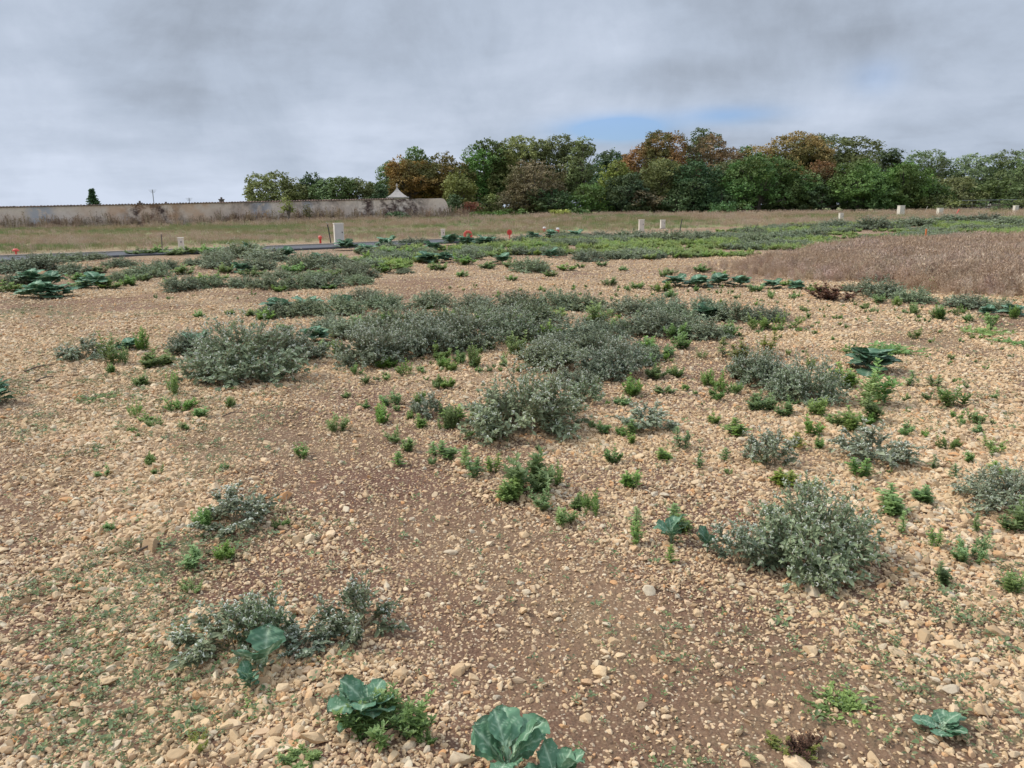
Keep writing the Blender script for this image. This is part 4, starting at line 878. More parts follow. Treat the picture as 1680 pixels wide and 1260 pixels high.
# ------------------------------------------------------------------ the old wall
WD0, WD1 = 72., 90.                                    # distance of the wall at px 0 and px 738
wl = np.array(at(0, 350, WD0)[:2]); wr = np.array(at(738, 350, WD1)[:2]); wdir = (wr-wl)/np.linalg.norm(wr-wl); WL = np.linalg.norm(wr-wl); wn = np.array([-wdir[1], wdir[0]])
ztL = at(0, 340.5, WD0)[2]; ztR = at(722, 325, WD1*.995)[2]
def wu(px):                                             # wall coordinate seen at column px
    d = ray(px, 345)[:2]; A = np.array([[wdir[0], -d[0]], [wdir[1], -d[1]]]); return float(np.linalg.solve(A, -wl)[0])
def wz(u): return ztL+(ztR-ztL)*u/WL
def wall_mat():
    m, nt = new_mat('old_wall'); L = nt.links.new
    out = NN(nt, 'ShaderNodeOutputMaterial'); p = NN(nt, 'ShaderNodeBsdfPrincipled'); p.inputs['Roughness'].default_value = .95; p.inputs['Specular IOR Level'].default_value = .1
    tc = NN(nt, 'ShaderNodeTexCoord'); P = tc.outputs['Object']; sp = NN(nt, 'ShaderNodeSeparateXYZ'); L(P, sp.inputs[0]); U = sp.outputs[0]; Z = sp.outputs[2]
    c = mixc(nt, mrange(nt, tnoise(nt, P, .35, 5, .6), .35, .68), (.68, .54, .43), (.74, .64, .54))
    c = mixc(nt, mrange(nt, tnoise(nt, P, 2.2, 5, .7), .45, .72, 0, .6), c, (.52, .40, .32))
    v = NN(nt, 'ShaderNodeTexVoronoi'); v.inputs['Scale'].default_value = 3.4; mp = NN(nt, 'ShaderNodeMapping'); mp.inputs['Scale'].default_value = (1, 1, 1.8); L(P, mp.inputs[0]); L(mp.outputs[0], v.inputs['Vector'])
    s2 = NN(nt, 'ShaderNodeSeparateXYZ'); L(v.outputs['Color'], s2.inputs[0])
    stone = mixc(nt, s2.outputs[0], (.20, .14, .115), (.42, .33, .27)); stone = mixc(nt, mrange(nt, v.outputs['Distance'], .3, .5), stone, (.10, .07, .06))
    def bump_u(u0, wd): return mth(nt, 'SUBTRACT', 1.0, mrange(nt, mth(nt, 'ABSOLUTE', mth(nt, 'SUBTRACT', U, u0)), wd*.45, wd))
    nz = mrange(nt, tnoise(nt, P, 1.1, 4, .6), .40, .55)
    for px, wd in ((250, 3.2), (658, 3.6), (600, 1.2)):
        c = mixc(nt, mth(nt, 'MULTIPLY', bump_u(wu(px), wd), nz), c, stone)
    for px, wd in ((66, 1.4), (428, 1.3), (505, .7)):
        c = mixc(nt, mth(nt, 'MULTIPLY', bump_u(wu(px), wd), mrange(nt, tnoise(nt, P, 1.7, 3), .38, .5)), c, (.46, .45, .46))
    for px, wd in ((525, 4.5), (400, 3.5), (690, 1.6)):
        c = mixc(nt, mth(nt, 'MULTIPLY', mth(nt, 'MULTIPLY', bump_u(wu(px), wd), mrange(nt, Z, .9, 2.2)), mrange(nt, tnoise(nt, P, .9, 5, .65), .4, .62, 0, .7)), c, (.13, .11, .10))
    for px, wd in ((185, 3.5), (300, 4.)):
        c = mixc(nt, mth(nt, 'MULTIPLY', bump_u(wu(px), wd), mrange(nt, tnoise(nt, P, .7, 4), .4, .6, 0, .6)), c, (.58, .34, .19))
    L(c, p.inputs['Base Color']); b = NN(nt, 'ShaderNodeBump'); b.inputs['Strength'].default_value = .7; b.inputs['Distance'].default_value = .04
    L(tnoise(nt, P, 5, 6, .7), b.inputs['Height']); L(b.outputs[0], p.inputs['Normal']); L(p.outputs[0], out.inputs[0]); return m
def wall():
    root = empty('old_wall', (wl[0], wl[1], 0), math.atan2(wdir[1], wdir[0]))
    tag(root, 'long weathered rendered stone wall with a rounded broken right end', 'wall')
    u = np.concatenate([np.linspace(-22, WL-1.25, 120), WL-1.25+1.25*np.array([.2, .38, .52, .64, .74, .82, .88, .93, .97, 1.])])
    f = np.clip((u-(WL-1.25))/1.25, 0, 1); zt = wz(u); zb = np.full(len(u), -.6)
    dz = np.array([0, .04, .14, .32, .55, .85, 1.15, 1.5, 1.85, 2.2]); zt = zt.copy(); zt[-10:] -= dz; zt[:-10] += .03*(vnoise(u[:-10]*1.3, u[:-10]*0, 8)-.5)
    m = len(u); th = .5; V = np.concatenate([np.stack([u, 0*u, zb], -1), np.stack([u, 0*u, zt], -1), np.stack([u, 0*u+th, zt], -1), np.stack([u, 0*u+th, zb], -1)])
    i = np.arange(m-1); F = np.concatenate([np.stack([a*m+i, a*m+i+1, b*m+i+1, b*m+i], -1) for a, b in ((0, 1), (1, 2), (2, 3))])
    F = np.concatenate([F, [[m-1, 4*m-1, 3*m-1, 2*m-1], [0, m, 2*m, 3*m]]])
    obj('masonry', mesh_np('masonry', V, [F], wall_mat()), root)
    A = Acc(); r = np.random.default_rng(3)
    for x in np.arange(-21.8, wu(648), .27):           # half-round clay tiles laid across the top
        a = np.linspace(0, math.pi, 6); z0 = float(wz(x))+.005+r.uniform(-.012, .02); y0, y1 = -.10+r.uniform(-.03, .03), .60
        ring = np.stack([x+.125*np.cos(a), 0*a, z0+.105*np.sin(a)], -1); q = [ring.copy(), ring.copy()]; q[0][:, 1] = y0; q[1][:, 1] = y1; V = np.concatenate(q)
        F = [np.array([[j, j+1, 7+j, 6+j] for j in range(5)]), np.array([[0, 1, 2, 3, 4, 5][::-1]])]; A.add(V, F, 0, r.random())
    obj('tile_coping', A.mesh('tile_coping', M['tile']), root)
    Vb, Fb = box(-22, wu(650), -.05, .55, 0, .05)
    s = Vb[:, 0]; Vb[:, 2] = np.where(Vb[:, 2] > 0, wz(s)+.02, wz(s)-.03); o = obj('mortar_bed', mesh_np('mortar_bed', Vb, Fb, M['mortar']), root)
M['tile'] = leaf_mat('clay_tile', (.13, .085, .07), (.27, .17, .13), 0, .9); M['mortar'] = flat_mat('mortar', (.25, .21, .18), .95)
wall()
def weeds_at_wall():
    ms = [tuft('weed_stalks', 440+s, 6, 1.0, .22, .007, M['dry_weed'], .10, 26, .11) for s in range(5)]
    r = np.random.default_rng(44); n = 1500; u = r.uniform(-20, WL+2, n); k = r.random(n) < .30+.70*sst(.4, .6, vnoise(u/2.5, 0*u, 77)); u = u[k]; v = -.25-np.abs(r.normal(0, .7, len(u)))
    x = wl[0]+wdir[0]*u+wn[0]*v; y = wl[1]+wdir[1]*u+wn[1]*v; n = len(u); s = np.clip(np.exp(r.normal(-.10, .35, n)), .3, 1.7)*(1-.3*sst(40, 62, u))
    scatter('dry_weeds', 'brown dried dock stalks along the foot of the old wall', 'dry weeds', np.stack([x, y, terrain(x, y)], -1), up(n, r, .1), s[:, None]*np.ones((1, 3)), r.integers(0, 5, n), variants('weed_stalks', ms), M['dry_weed'])
weeds_at_wall()

# ------------------------------------------------------------------ boxes, markers, posts
M['box'] = flat_mat('box_plastic', (.78, .71, .60), .6, (3, (.68, .61, .51)))
M['box_door'] = flat_mat('box_door', (.66, .59, .50), .6, (4, (.58, .51, .43)))
M['white_box'] = flat_mat('white_box', (.62, .58, .50), .6, (3, (.52, .47, .40)))
M['dark'] = flat_mat('dark_metal', (.03, .03, .035), .5)
M['concrete'] = flat_mat('concrete', (.45, .41, .35), .9, (8, (.33, .29, .24)))
M['red'] = flat_mat('red_paint', (.62, .045, .03), .45, (9, (.48, .035, .025)))
M['salmon'] = flat_mat('faded_red', (.72, .12, .09), .5, (9, (.60, .09, .07)))
M['white'] = flat_mat('white_cap', (.72, .70, .66), .5)
M['orange'] = flat_mat('orange_paint', (.75, .22, .05), .6, (9, (.55, .16, .05)))
M['wood'] = flat_mat('grey_wood', (.10, .085, .08), .9, (14, (.17, .15, .13)))
def ubox(px, base, w, h, label, D=None, rz=None, mat='box', group='utility boxes for the plots'):
    x, y = gp(px, base) if D is None else at(px, 350, D)[:2]; z = float(terrain(x, y)); rz = prs.uniform(-.25, .25) if rz is None else rz
    w *= .82; t = empty('utility_box', (x, y, z), rz); tag(t, label, 'utility box', group); d = w*.62
    V, F = box(-w/2, w/2, -d/2, d/2, .0, h-.035); o = obj('cabinet', mesh_np('cabinet', V, F, M[mat]), t); bevel(o, .01)
    V, F = box(-w/2-.018, w/2+.018, -d/2-.018, d/2+.018, h-.033, h); o = obj('lid', mesh_np('lid', V, F, M[mat]), t); bevel(o, .01)
    V, F = box(-w/2+.03, w/2-.03, -d/2-.014, -d/2-.002, h*.13, h-.07); o = obj('door', mesh_np('door', V, F, M['box_door']), t); bevel(o, .004)
    V, F = box(w/2-.10, w/2-.055, -d/2-.028, -d/2-.013, h*.58, h*.58+.05); obj('latch', mesh_np('latch', V, F, M['dark']), o)
    V, F = box(-w/2-.04, w/2+.04, -d/2-.04, d/2+.04, -.15, .045); o = obj('plinth', mesh_np('plinth', V, F, M['concrete']), t); bevel(o, .008)
    return t
ubox(557, 404, .50, 1.02, 'tallest and nearest beige utility box beside a leaning dark post', rz=.42)
ubox(298, 409, .27, .50, 'short grey-beige utility box at the far edge of the asphalt road', rz=.1)
ubox(727, 392.5, .26, .54, 'slim beige utility box left of the red hoop', rz=.12)
ubox(1052, 381, .40, .80, 'larger of the twin beige boxes behind the blue-grey bushes', rz=.1)
ubox(1087, 375, .40, .62, 'smaller of the twin beige boxes, behind and right of the larger', rz=.2)
ubox(1379, 364, .42, .72, 'small beige box where the green strip begins, left of the widest right box', rz=.3)
ubox(1477, 356, .72, 1.08, 'widest beige box on the right, standing before the dark green trees', rz=.35)
ubox(1541, 356, .62, .82, 'low squat beige box right of the widest one', rz=.3)
ubox(1665, 353, .55, .92, 'beige box cut close by the right edge of the photo', rz=.3)
def lathe(prof, n=16):
    a = np.arange(n)*2*np.pi/n; V = np.concatenate([np.stack([r*np.cos(a), r*np.sin(a), 0*a+z], -1) for r, z in prof]); F = []
    for i in range(len(prof)-1):
        for j in range(n): F.append([i*n+j, i*n+(j+1) % n, (i+1)*n+(j+1) % n, (i+1)*n+j])
    return V, [np.array(F), np.array([list(range(n))[::-1], [(len(prof)-1)*n+j for j in range(n)]])]
def marker(px, base, kind, label, rz=0):
    x, y = gp(px, base); z = float(terrain(x, y))
    if kind == 'hydrant':
        t = empty('red_hydrant', (x, y, z), rz); tag(t, label, 'hydrant')
        V, F = lathe([(.10, -.05), (.10, .03), (.055, .04), (.055, .24), (.08, .26), (.09, .30)]); obj('pillar', mesh_np('pillar', V, F, M['salmon'], smooth=False), t)
        V, F = lathe([(.155, .30), (.15, .36), (.11, .41), (.05, .43)]); obj('cap', mesh_np('cap', V, F, M['salmon']), t)
        A = Acc(); V, F = tube([(-.20, 0, .31), (.20, 0, .31)], .045, 10); A.add(V, F); obj('outlets', A.mesh('outlets', M['salmon']), t)
        V, F = box(-.16, .5, -.22, .1, -.1, .03); o = obj('slab', mesh_np('slab', V, F, M['concrete']), t); t.scale = (.62,)*3
    elif kind == 'bollard':
        t = empty('red_marker', (x, y, z), rz); tag(t, label, 'marker')
        V, F = lathe([(.05, -.05), (.05, .26), (.055, .27)]); obj('tube', mesh_np('tube', V, F, M['red']), t)
        V, F = lathe([(.085, .27), (.09, .36), (.05, .41)]); obj('cap', mesh_np('cap', V, F, M['salmon']), t)
    elif kind == 'whitecap':
        t = empty('red_marker', (x, y, z), rz); tag(t, label, 'marker')
        V, F = lathe([(.10, -.05), (.10, .22), (.105, .23)]); obj('tube', mesh_np('tube', V, F, M['salmon']), t)
        V, F = lathe([(.10, .232), (.105, .31), (.06, .35)]); obj('cap', mesh_np('cap', V, F, M['white']), t)
    elif kind == 'disc':
        t = empty('red_disc_sign', (x, y, z), rz); tag(t, label, 'marker')
        V, F = tube([(0, 0, -.05), (0, 0, .22)], .03, 8); obj('post', mesh_np('post', V, F, M['salmon']), t)
        a = np.linspace(0, 2*np.pi, 25)[:-1]; q = np.stack([.14*np.cos(a), 0*a, .34+.15*np.sin(a)], -1); q2 = q.copy(); q2[:, 1] = .03; n = 24
        for nm, sc_, off, mt in (('rim', 1.0, 0, 'salmon'), ('face', .72, -.012, 'red')):
            c = np.array([0, 0, .34]); A = (q-c)*sc_+c; A[:, 1] = off-.002; Bq = (q2-c)*sc_+c; Bq[:, 1] = .03+off*.2 if nm == 'rim' else -.001
            V = np.concatenate([A, Bq]); F = [np.array([[j, (j+1) % n, n+(j+1) % n, n+j] for j in range(n)]), np.array([list(range(n))[::-1], list(range(n, 2*n))])]
            obj(nm, mesh_np(nm, V, F, M[mt]), t)
    elif kind == 'hoop':
        t = empty('red_hoop', (x, y, z), rz); tag(t, label, 'cable duct'); a = np.linspace(-.35, math.pi+.35, 22)
        for k, (rr, yy, mt) in enumerate(((.235, 0, 'salmon'), (.15, .05, 'red'))):
            p = np.stack([rr*np.cos(a), 0*a+yy, .28+rr*np.sin(a)], -1); p = np.concatenate([[[p[0, 0], yy, -.05]], p, [[p[-1, 0], yy, -.05]]])
            V, F = tube(p, .042 if k == 0 else .03, 8); obj('duct', mesh_np('duct', V, F, M[mt], smooth=True), t)
        t.scale = (.85,)*3
    return t
marker(27, 419.5, 'hydrant', 'red mushroom-shaped hydrant at the far edge of the road, far left')
marker(526, 401, 'bollard', 'small red capped marker left of the leaning dark post')
marker(768, 393, 'hoop', 'red cable duct hoop rising behind dark broad leaves')
marker(836, 392, 'disc', 'round red disc marker right of the red hoop')
marker(893, 381, 'whitecap', 'left of the two small red markers with white caps')
marker(915, 383, 'whitecap', 'right and larger of the two small red white-capped markers')
def post(px, base, h, r_, lean, mat, name, label, cat='post', top=None):
    x, y = gp(px, base); z = float(terrain(x, y)); A = Acc()
    p = np.array([[0, 0, -.1], [lean*.5, .01, h*.5], [lean, 0, h]]); V, F = tube(p, r_, 8)
    if top:
        t = empty(name, (x, y, z)); obj('shaft', mesh_np('shaft', V, F, M[mat]), t); V, F = tube([(lean, 0, h-.01), (lean+.05, 0, h+.04), (lean-.07, 0, h+.10)], r_*.8, 6); obj('tip', mesh_np('tip', V, F, M[top]), t); return tag(t, label, cat)
    return tag(obj(name, mesh_np(name, V, F, M[mat]), None, (x, y, z)), label, cat)
post(543.5, 401, .92, .026, -.12, 'dark', 'leaning_post', 'dark leaning post with a pale tip left of the tallest utility box', top='concrete')
post(266, 408, .62, .022, .03, 'wood', 'thin_stake', 'thin grey wooden stake left of the short utility box at the road')
post(1115, 379, .78, .028, .14, 'dark', 'leaning_post', 'dark leaning post standing in the blue-grey bushes right of the twin boxes')
post(1517, 400, .60, .035, .01, 'orange', 'orange_stake', 'orange survey stake at the back edge of the dry brown grass', 'stake')
post(1566, 357, .75, .05, .35, 'salmon', 'red_stake', 'short tilted red stake right of the low squat beige box', 'stake')
post(1505+10, 353, .9, .03, .35, 'concrete', 'pale_stake', 'pale leaning stake between the widest and the squat beige boxes', 'stake')

# ------------------------------------------------------------------ loose single rocks
RK = [(325, 1008, 40, 'flat orange-brown rock above the silvery bush in the left foreground'), (45, 1155, 36, 'jagged tan slab among seedlings near the left edge'), (295, 1240, 34, 'pale angular rock beside the yellow-green tuft at the bottom left'),
      (722, 852, 22, 'yellowish rock alone on the brown soil at centre'), (465, 818, 30, 'pale wedge-shaped rock right of the dark left bush'), (760, 1248, 38, 'large brown-white rock left of the bottom centre broad leaves'),
      (782, 1226, 28, 'rounded tan rock touching the larger brown-white rock at the bottom'), (985, 1108, 26, 'upright pale rock, lower of a pair right of centre'), (978, 1092, 24, 'pale rock leaning on another, upper of a pair right of centre'),
      (1332, 975, 30, 'orange sunken rock at the right front of the largest foreground bush'), (1475, 940, 28, 'cream rock on the gravel below the vivid green weed'), (1560, 1060, 34, 'broad cream slab near the right edge'),
      (1640, 1045, 40, 'wide flat tan slab at the right edge'), (110, 822, 22, 'tan rock alone on the upper left gravel'), (130, 838, 22, 'lighter tan rock just below-right of another on the upper left gravel'),
      (250, 900, 34, 'long flat tan rock with a twig beside it on the left gravel'), (155, 625-2, 18, 'pinkish rock in front of the far left grey bush'), (1330, 1070, 28, 'cracked pinkish rock right of centre in the lower right'),
      (960, 1180, 26, 'white rounded rock right of the bottom centre broad leaves'), (180, 1120, 30, 'grey-white rock with an orange underside in the left foreground'), (1310, 1255, 44, 'pale lumpy rock between dead weed and small broad plant at the bottom')]
for i, (px, py, w, lab) in enumerate(RK):
    x, y = gp(px, py); s = w/FPX*math.hypot(y, CAMZ)/2
    o = obj('limestone_rock', rock_mesh('limestone_rock', 900+i, 4, 12, .55, M['stone'], .10), None, (x, y, float(terrain(x, y))+s*.15)); o.scale = (s*1.1, s*1.0, s); o.rotation_euler = (prs.uniform(-.15, .15), prs.uniform(-.15, .15), prs.uniform(0, 6)); tag(o, lab, 'rock', 'larger rocks lying on the gravel')
def stick(px, py, px2, py2, r_, label, bend=.02):
    a = gp(px, py); b = gp(px2, py2); a = np.array([*a, float(terrain(*a))+.015]); b = np.array([*b, float(terrain(*b))+.015]); m = (a+b)/2+np.array([0, bend, .015])
    V, F = tube(np.array([a, (a+m)/2+[0, bend*.4, .005], m, (m+b)/2, b])-a, np.array([r_, r_*.9, r_*.8, r_*.6, r_*.4]), 6); tag(obj('dry_stick', mesh_np('dry_stick', V, F, M['twig']), None, a), label, 'stick')
stick(40, 612, 92, 600, .008, 'dark dry stick lying on the gravel left of the left clump', .08)
stick(60, 628, 88, 620, .010, 'short dark stick just below the longer one at the upper left')
stick(228, 908, 290, 900, .006, 'thin dark twig beside the long flat tan rock')
stick(400, 940, 435, 962, .003, 'pale straw lying above the silvery bush in the left foreground')
stick(365, 686, 405, 680, .005, 'thin twig on the gravel below the dark dense left bush')

# ------------------------------------------------------------------ trees
TM = {}
def tmat(key, a, b, big=None, tr=.22):
    if big is None: big = (.22, tuple(.5*p+.5*q for p, q in zip(b, (.12, .13, .035))))
    if key not in TM: TM[key] = leaf_mat('foliage_'+key, tuple(1.7*q for q in a), tuple(2.35*q for q in b), tr, .65, big)
    return TM[key]
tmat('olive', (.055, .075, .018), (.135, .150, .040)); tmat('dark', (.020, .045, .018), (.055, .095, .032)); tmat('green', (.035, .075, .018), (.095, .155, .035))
tmat('bright', (.034, .088, .020), (.085, .160, .034)); tmat('brown', (.085, .058, .016), (.20, .135, .035), (.25, (.12, .12, .03))); tmat('orange', (.11, .062, .014), (.22, .125, .030), (.3, (.14, .13, .035)))
tmat('redbrown', (.10, .050, .022), (.19, .105, .042), (.3, (.09, .085, .03))); tmat('yellowgreen', (.10, .12, .02), (.22, .24, .05)); tmat('pale', (.075, .11, .04), (.16, .20, .08)); tmat('dull', (.060, .050, .025), (.13, .11, .050)); tmat('rust', (.10, .025, .015), (.20, .07, .035))
def crown_geo(r, w, d, z0, z1, leaf, dens, airy=0., lobes=12, shape='dome'):
    h = z1-z0; C = []; RR = []
    for i in range(lobes):
        t = r.uniform(.12, .9); a = r.uniform(0, 6.283)
        prof = {'dome': math.sqrt(max(0, 1-max(0, (t-.42)/.62)**2)), 'cone': 1.05-t*.85, 'oval': math.sqrt(max(.05, 1-((t-.5)/.56)**2))}[shape]
        rad = r.uniform(.12, .25)*min(w, h*1.2); k = max(0, prof*.5*w-rad*.75)*math.sqrt(r.uniform(.25, 1))
        C.append((k*math.cos(a), k*math.sin(a)*d/w, z0+h*t*.92)); RR.append(rad*(1-.35*t*(shape == 'cone')))
    C.append((0, 0, z0+h*.5)); RR.append(min(w, h)*.34); C.append((0, 0, z1-.2*min(w, h))); RR.append(.20*min(w, h)); C = np.array(C); RR = np.array(RR)
    area = (4*np.pi*RR**2); nc = np.maximum((area*dens).astype(int), 6)
    idx = np.repeat(np.arange(len(C)), nc); n = len(idx); dr = nrm(r.normal(0, 1, (n, 3))); rr = RR[idx]*(r.uniform(.70, 1.0, n)+(r.random(n) < .10)*r.uniform(0, .28, n))
    cen = C[idx]+dr*rr[:, None]*np.array([1, 1, .88]); inside = np.zeros(n)
    for c, q in zip(C, RR): inside += (np.linalg.norm((cen-c)/np.array([1, 1, .88]), axis=1) < q*.62)
    k = (inside < 1) | (r.random(n) < .10); cen, dr = cen[k], dr[k]; k = cen[:, 2] > .15; cen, dr = cen[k], dr[k]
    if airy: k = r.random(len(cen)) > airy*sst(z0+h*.2, z1, cen[:, 2]); cen, dr = cen[k], dr[k]
    m = 14; cr_ = .34; cv = r.random(len(cen)); P = np.repeat(cen, m, 0)+nrm(r.normal(0, 1, (len(cen)*m, 3)))*cr_*np.cbrt(r.random((len(cen)*m, 1)))*np.array([1, 1, .62]); D = np.repeat(dr, m, 0)
    Nn = nrm(D*.7+np.array([0, 0, .55])+r.normal(0, .55, P.shape)); Dd = nrm(r.normal(0, 1, P.shape)); L = leaf*np.exp(r.normal(0, .3, len(P)))
    T = DIA.copy(); T[:, 1] *= 1.5; V, F = inst(T, DIA_F, P, frames(Dd, Nn), L)
    var = np.clip(np.repeat(cv, m)*.65+r.random(len(P))*.35, 0, 1); return V, F, var, C, RR
def tree(px, top, w, D, mat, label, kind='tree', z0=1.2, airy=0., shape='dome', leaf=.20, dens=3.1, lobes=22, name='broadleaf_tree', group='trees of the wood', trunk=True, cat='tree'):
    x, y, zt = at(px, top, D); z = float(terrain(x, y)); Wm = w/FPX*D; H = zt-z; r = np.random.default_rng(int(px*7+top*13+w))
    t = empty(name, (x, y, z)); tag(t, label, cat, group)
    V, F, var, C, RR = crown_geo(r, Wm, Wm*.85, min(z0, H*.4), H, leaf, dens, airy, lobes, shape)
    kz = H/np.quantile(V[:, 2], .9995); kx = Wm/(np.quantile(V[:, 0], .985)-np.quantile(V[:, 0], .015)); kx = min(kx, 1.6); V *= np.array([kx, kx, kz]); C = C*np.array([kx, kx, kz*.97])
    A = Acc(); A.add(V, F, 0, var); obj('crown', A.mesh('crown', TM[mat]), t)
    if trunk:
        B_ = Acc(); lean = r.normal(0, .25, 2); p = np.array([[0, 0, -.2], [lean[0]*.3, lean[1]*.3, H*.25], [lean[0], lean[1], H*.55], [lean[0]*.6, lean[1], H*.86]])
        rt = .022*H+.06; v, f = tube(p, np.array([rt*1.2, rt*.85, rt*.55, rt*.12]), 7); B_.add(v, f)
        for c, q in zip(C[:-1], RR):
            s = r.uniform(.22, .5); a0 = np.array([lean[0]*s, lean[1]*s, H*s*.9]); 
            if c[2] < a0[2]: a0[2] = max(.3, c[2]*.7)
            for _ in range(2):
                e = c+nrm(r.normal(0, 1, 3))*q*.85; mid = (a0+e)/2+r.normal(0, .15, 3); v, f = tube([a0, mid, e], np.array([rt*.38, rt*.25, .02]), 5, False); B_.add(v, f)
        obj('trunk', B_.mesh('trunk', M['bark']), t)
    return t
gb = 'trees behind the old wall'; gw = 'trees of the long wood'
T = [
 (452, 281, 78, 98, 'olive', 'yellowish olive tree, leftmost behind the wall', 'dome', 0, gb), (512, 283, 46, 104, 'dark', 'dark round-topped tree between two olive-green ones behind the wall', 'dome', 0, gb),
 (548, 290, 62, 98, 'green', 'mid-green bushy tree in the middle of the group behind the wall', 'dome', 0, gb), (585, 292, 52, 99, 'olive', 'brownish olive tree toward the right of the group behind the wall', 'dome', .1, gb),
 (612, 299, 36, 102, 'dark', 'small dark tree next to the gap behind the wall', 'dome', 0, gb), (485, 302, 50, 102, 'dark', 'low dark tree filling below the leftmost olive one behind the wall', 'dome', 0, gb),
 (680, 240, 52, 118, 'green', 'round deep green treetop standing up behind the brown tree', 'dome', 0, gw), (640, 264, 46, 112, 'green', 'green tree at the left end of the wood, left of the brown tree', 'dome', .1, gw),
 (672, 256, 70, 104, 'brown', 'brown autumn tree at the left of the wood, over the stone finial', 'oval', .2, gw), (728, 250, 76, 106, 'brown', 'taller brown-orange autumn tree right of the finial', 'oval', .2, gw),
 (750, 282, 44, 100, 'yellowgreen', 'small yellow-olive tree before the brown autumn pair', 'dome', .1, gw), (798, 228, 80, 110, 'green', 'tall fresh green tree with ragged top right of the brown pair', 'dome', .15, gw),
 (858, 223, 92, 110, 'olive', 'wide olive-green tree left of centre of the wood', 'dome', .1, gw), (880, 262, 78, 100, 'dull', 'thin brownish half-bare tree with a pale trunk in front of the olive ones', 'oval', .45, gw),
 (925, 221, 66, 110, 'olive', 'tall narrow olive tree at the centre of the wood', 'dome', .1, gw), (958, 224, 48, 108, 'pale', 'thin grey-green feathery tree right of the tall narrow olive one', 'oval', .5, gw),
 (1003, 245, 56, 118, 'dark', 'dark tree set back in the dip of the wood', 'dome', .2, gw), (1012, 262, 46, 101, 'yellowgreen', 'pale yellow-green weeping tree at the dip of the wood', 'dome', .25, gw),
 (1022, 284, 62, 98, 'dark', 'dark low tree under the weeping one', 'dome', 0, gw), (1080, 214, 92, 110, 'orange', 'orange autumn tree, highest of the right-centre wood', 'dome', .15, gw),
 (1152, 210, 60, 118, 'green', 'green treetop showing between the orange and the red-brown trees', 'dome', .15, gw), (1170, 221, 80, 110, 'redbrown', 'red-brown autumn tree with bare twigs', 'dome', .35, gw),
 (1085, 260, 76, 101, 'olive', 'olive tree in front of the orange one', 'dome', .1, gw), (1140, 264, 76, 99, 'dark', 'deep blue-green tree in front of the red-brown one', 'dome', 0, gw), (1195, 262, 60, 103, 'olive', 'olive tree between the deep green and the vivid green one', 'dome', 0, gw),
 (1250, 252, 112, 98, 'bright', 'vivid green rounded tree, widest bright one of the wood', 'dome', 0, gw), (1290, 217, 118, 110, 'brown', 'wide brown-olive tree rising behind the vivid green one', 'dome', .1, gw),
 (1225, 240, 50, 112, 'green', 'small green top left of the wide brown-olive tree', 'dome', .1, gw), (1378, 220, 118, 112, 'olive', 'broad flat-topped olive tree right of the brown-olive one', 'dome', .1, gw),
 (1350, 262, 56, 101, 'redbrown', 'small reddish-brown tree between two vivid green ones', 'dome', .3, gw), (1320, 280, 66, 99, 'green', 'green tree right beside the widest vivid one', 'dome', 0, gw), (1412, 262, 84, 98, 'bright', 'vivid green tree below the broad flat-topped olive one', 'dome', 0, gw),
 (1460, 243, 54, 104, 'dark', 'dark pointed green tree right of the broad olive one', 'cone', 0, gw), (1488, 264, 72, 98, 'bright', 'vivid green tree at the right end of the dense wood', 'dome', 0, gw),
 (1530, 245, 84, 108, 'pale', 'airy light green tree, leftmost of the three at the right edge', 'dome', .55, gw), (1605, 252, 84, 108, 'pale', 'airy light green tree, middle of the three at the right edge', 'dome', .6, gw),
 (1675, 246, 84, 106, 'pale', 'airy light green tree cut by the right edge of the photo', 'dome', .5, gw), (1565, 288, 90, 101, 'olive', 'low olive tree under the left airy one', 'dome', .1, gw), (1640, 292, 80, 101, 'green', 'low green tree under the middle airy one', 'dome', .1, gw), (1530, 292, 60, 99, 'green', 'low green tree beside the right end of the dense wood', 'dome', 0, gw), (1600, 300, 70, 104, 'green', 'low green bushy tree between the two right airy ones', 'dome', 0, gw),
 (1745, 250, 100, 108, 'green', 'green tree just beyond the right edge of the wood', 'dome', .2, gw), (1830, 262, 110, 106, 'olive', 'olive tree farther beyond the right edge of the wood', 'dome', .1, gw)]
for px, top, w, D, mt, lab, shp, airy, grp in T: tree(px, top, w*1.12, D, mt, lab, shape=shp, airy=airy*.8, group=grp, z0=.5 if D < 103 else 1.6, leaf=.185 if airy < .3 else .17)
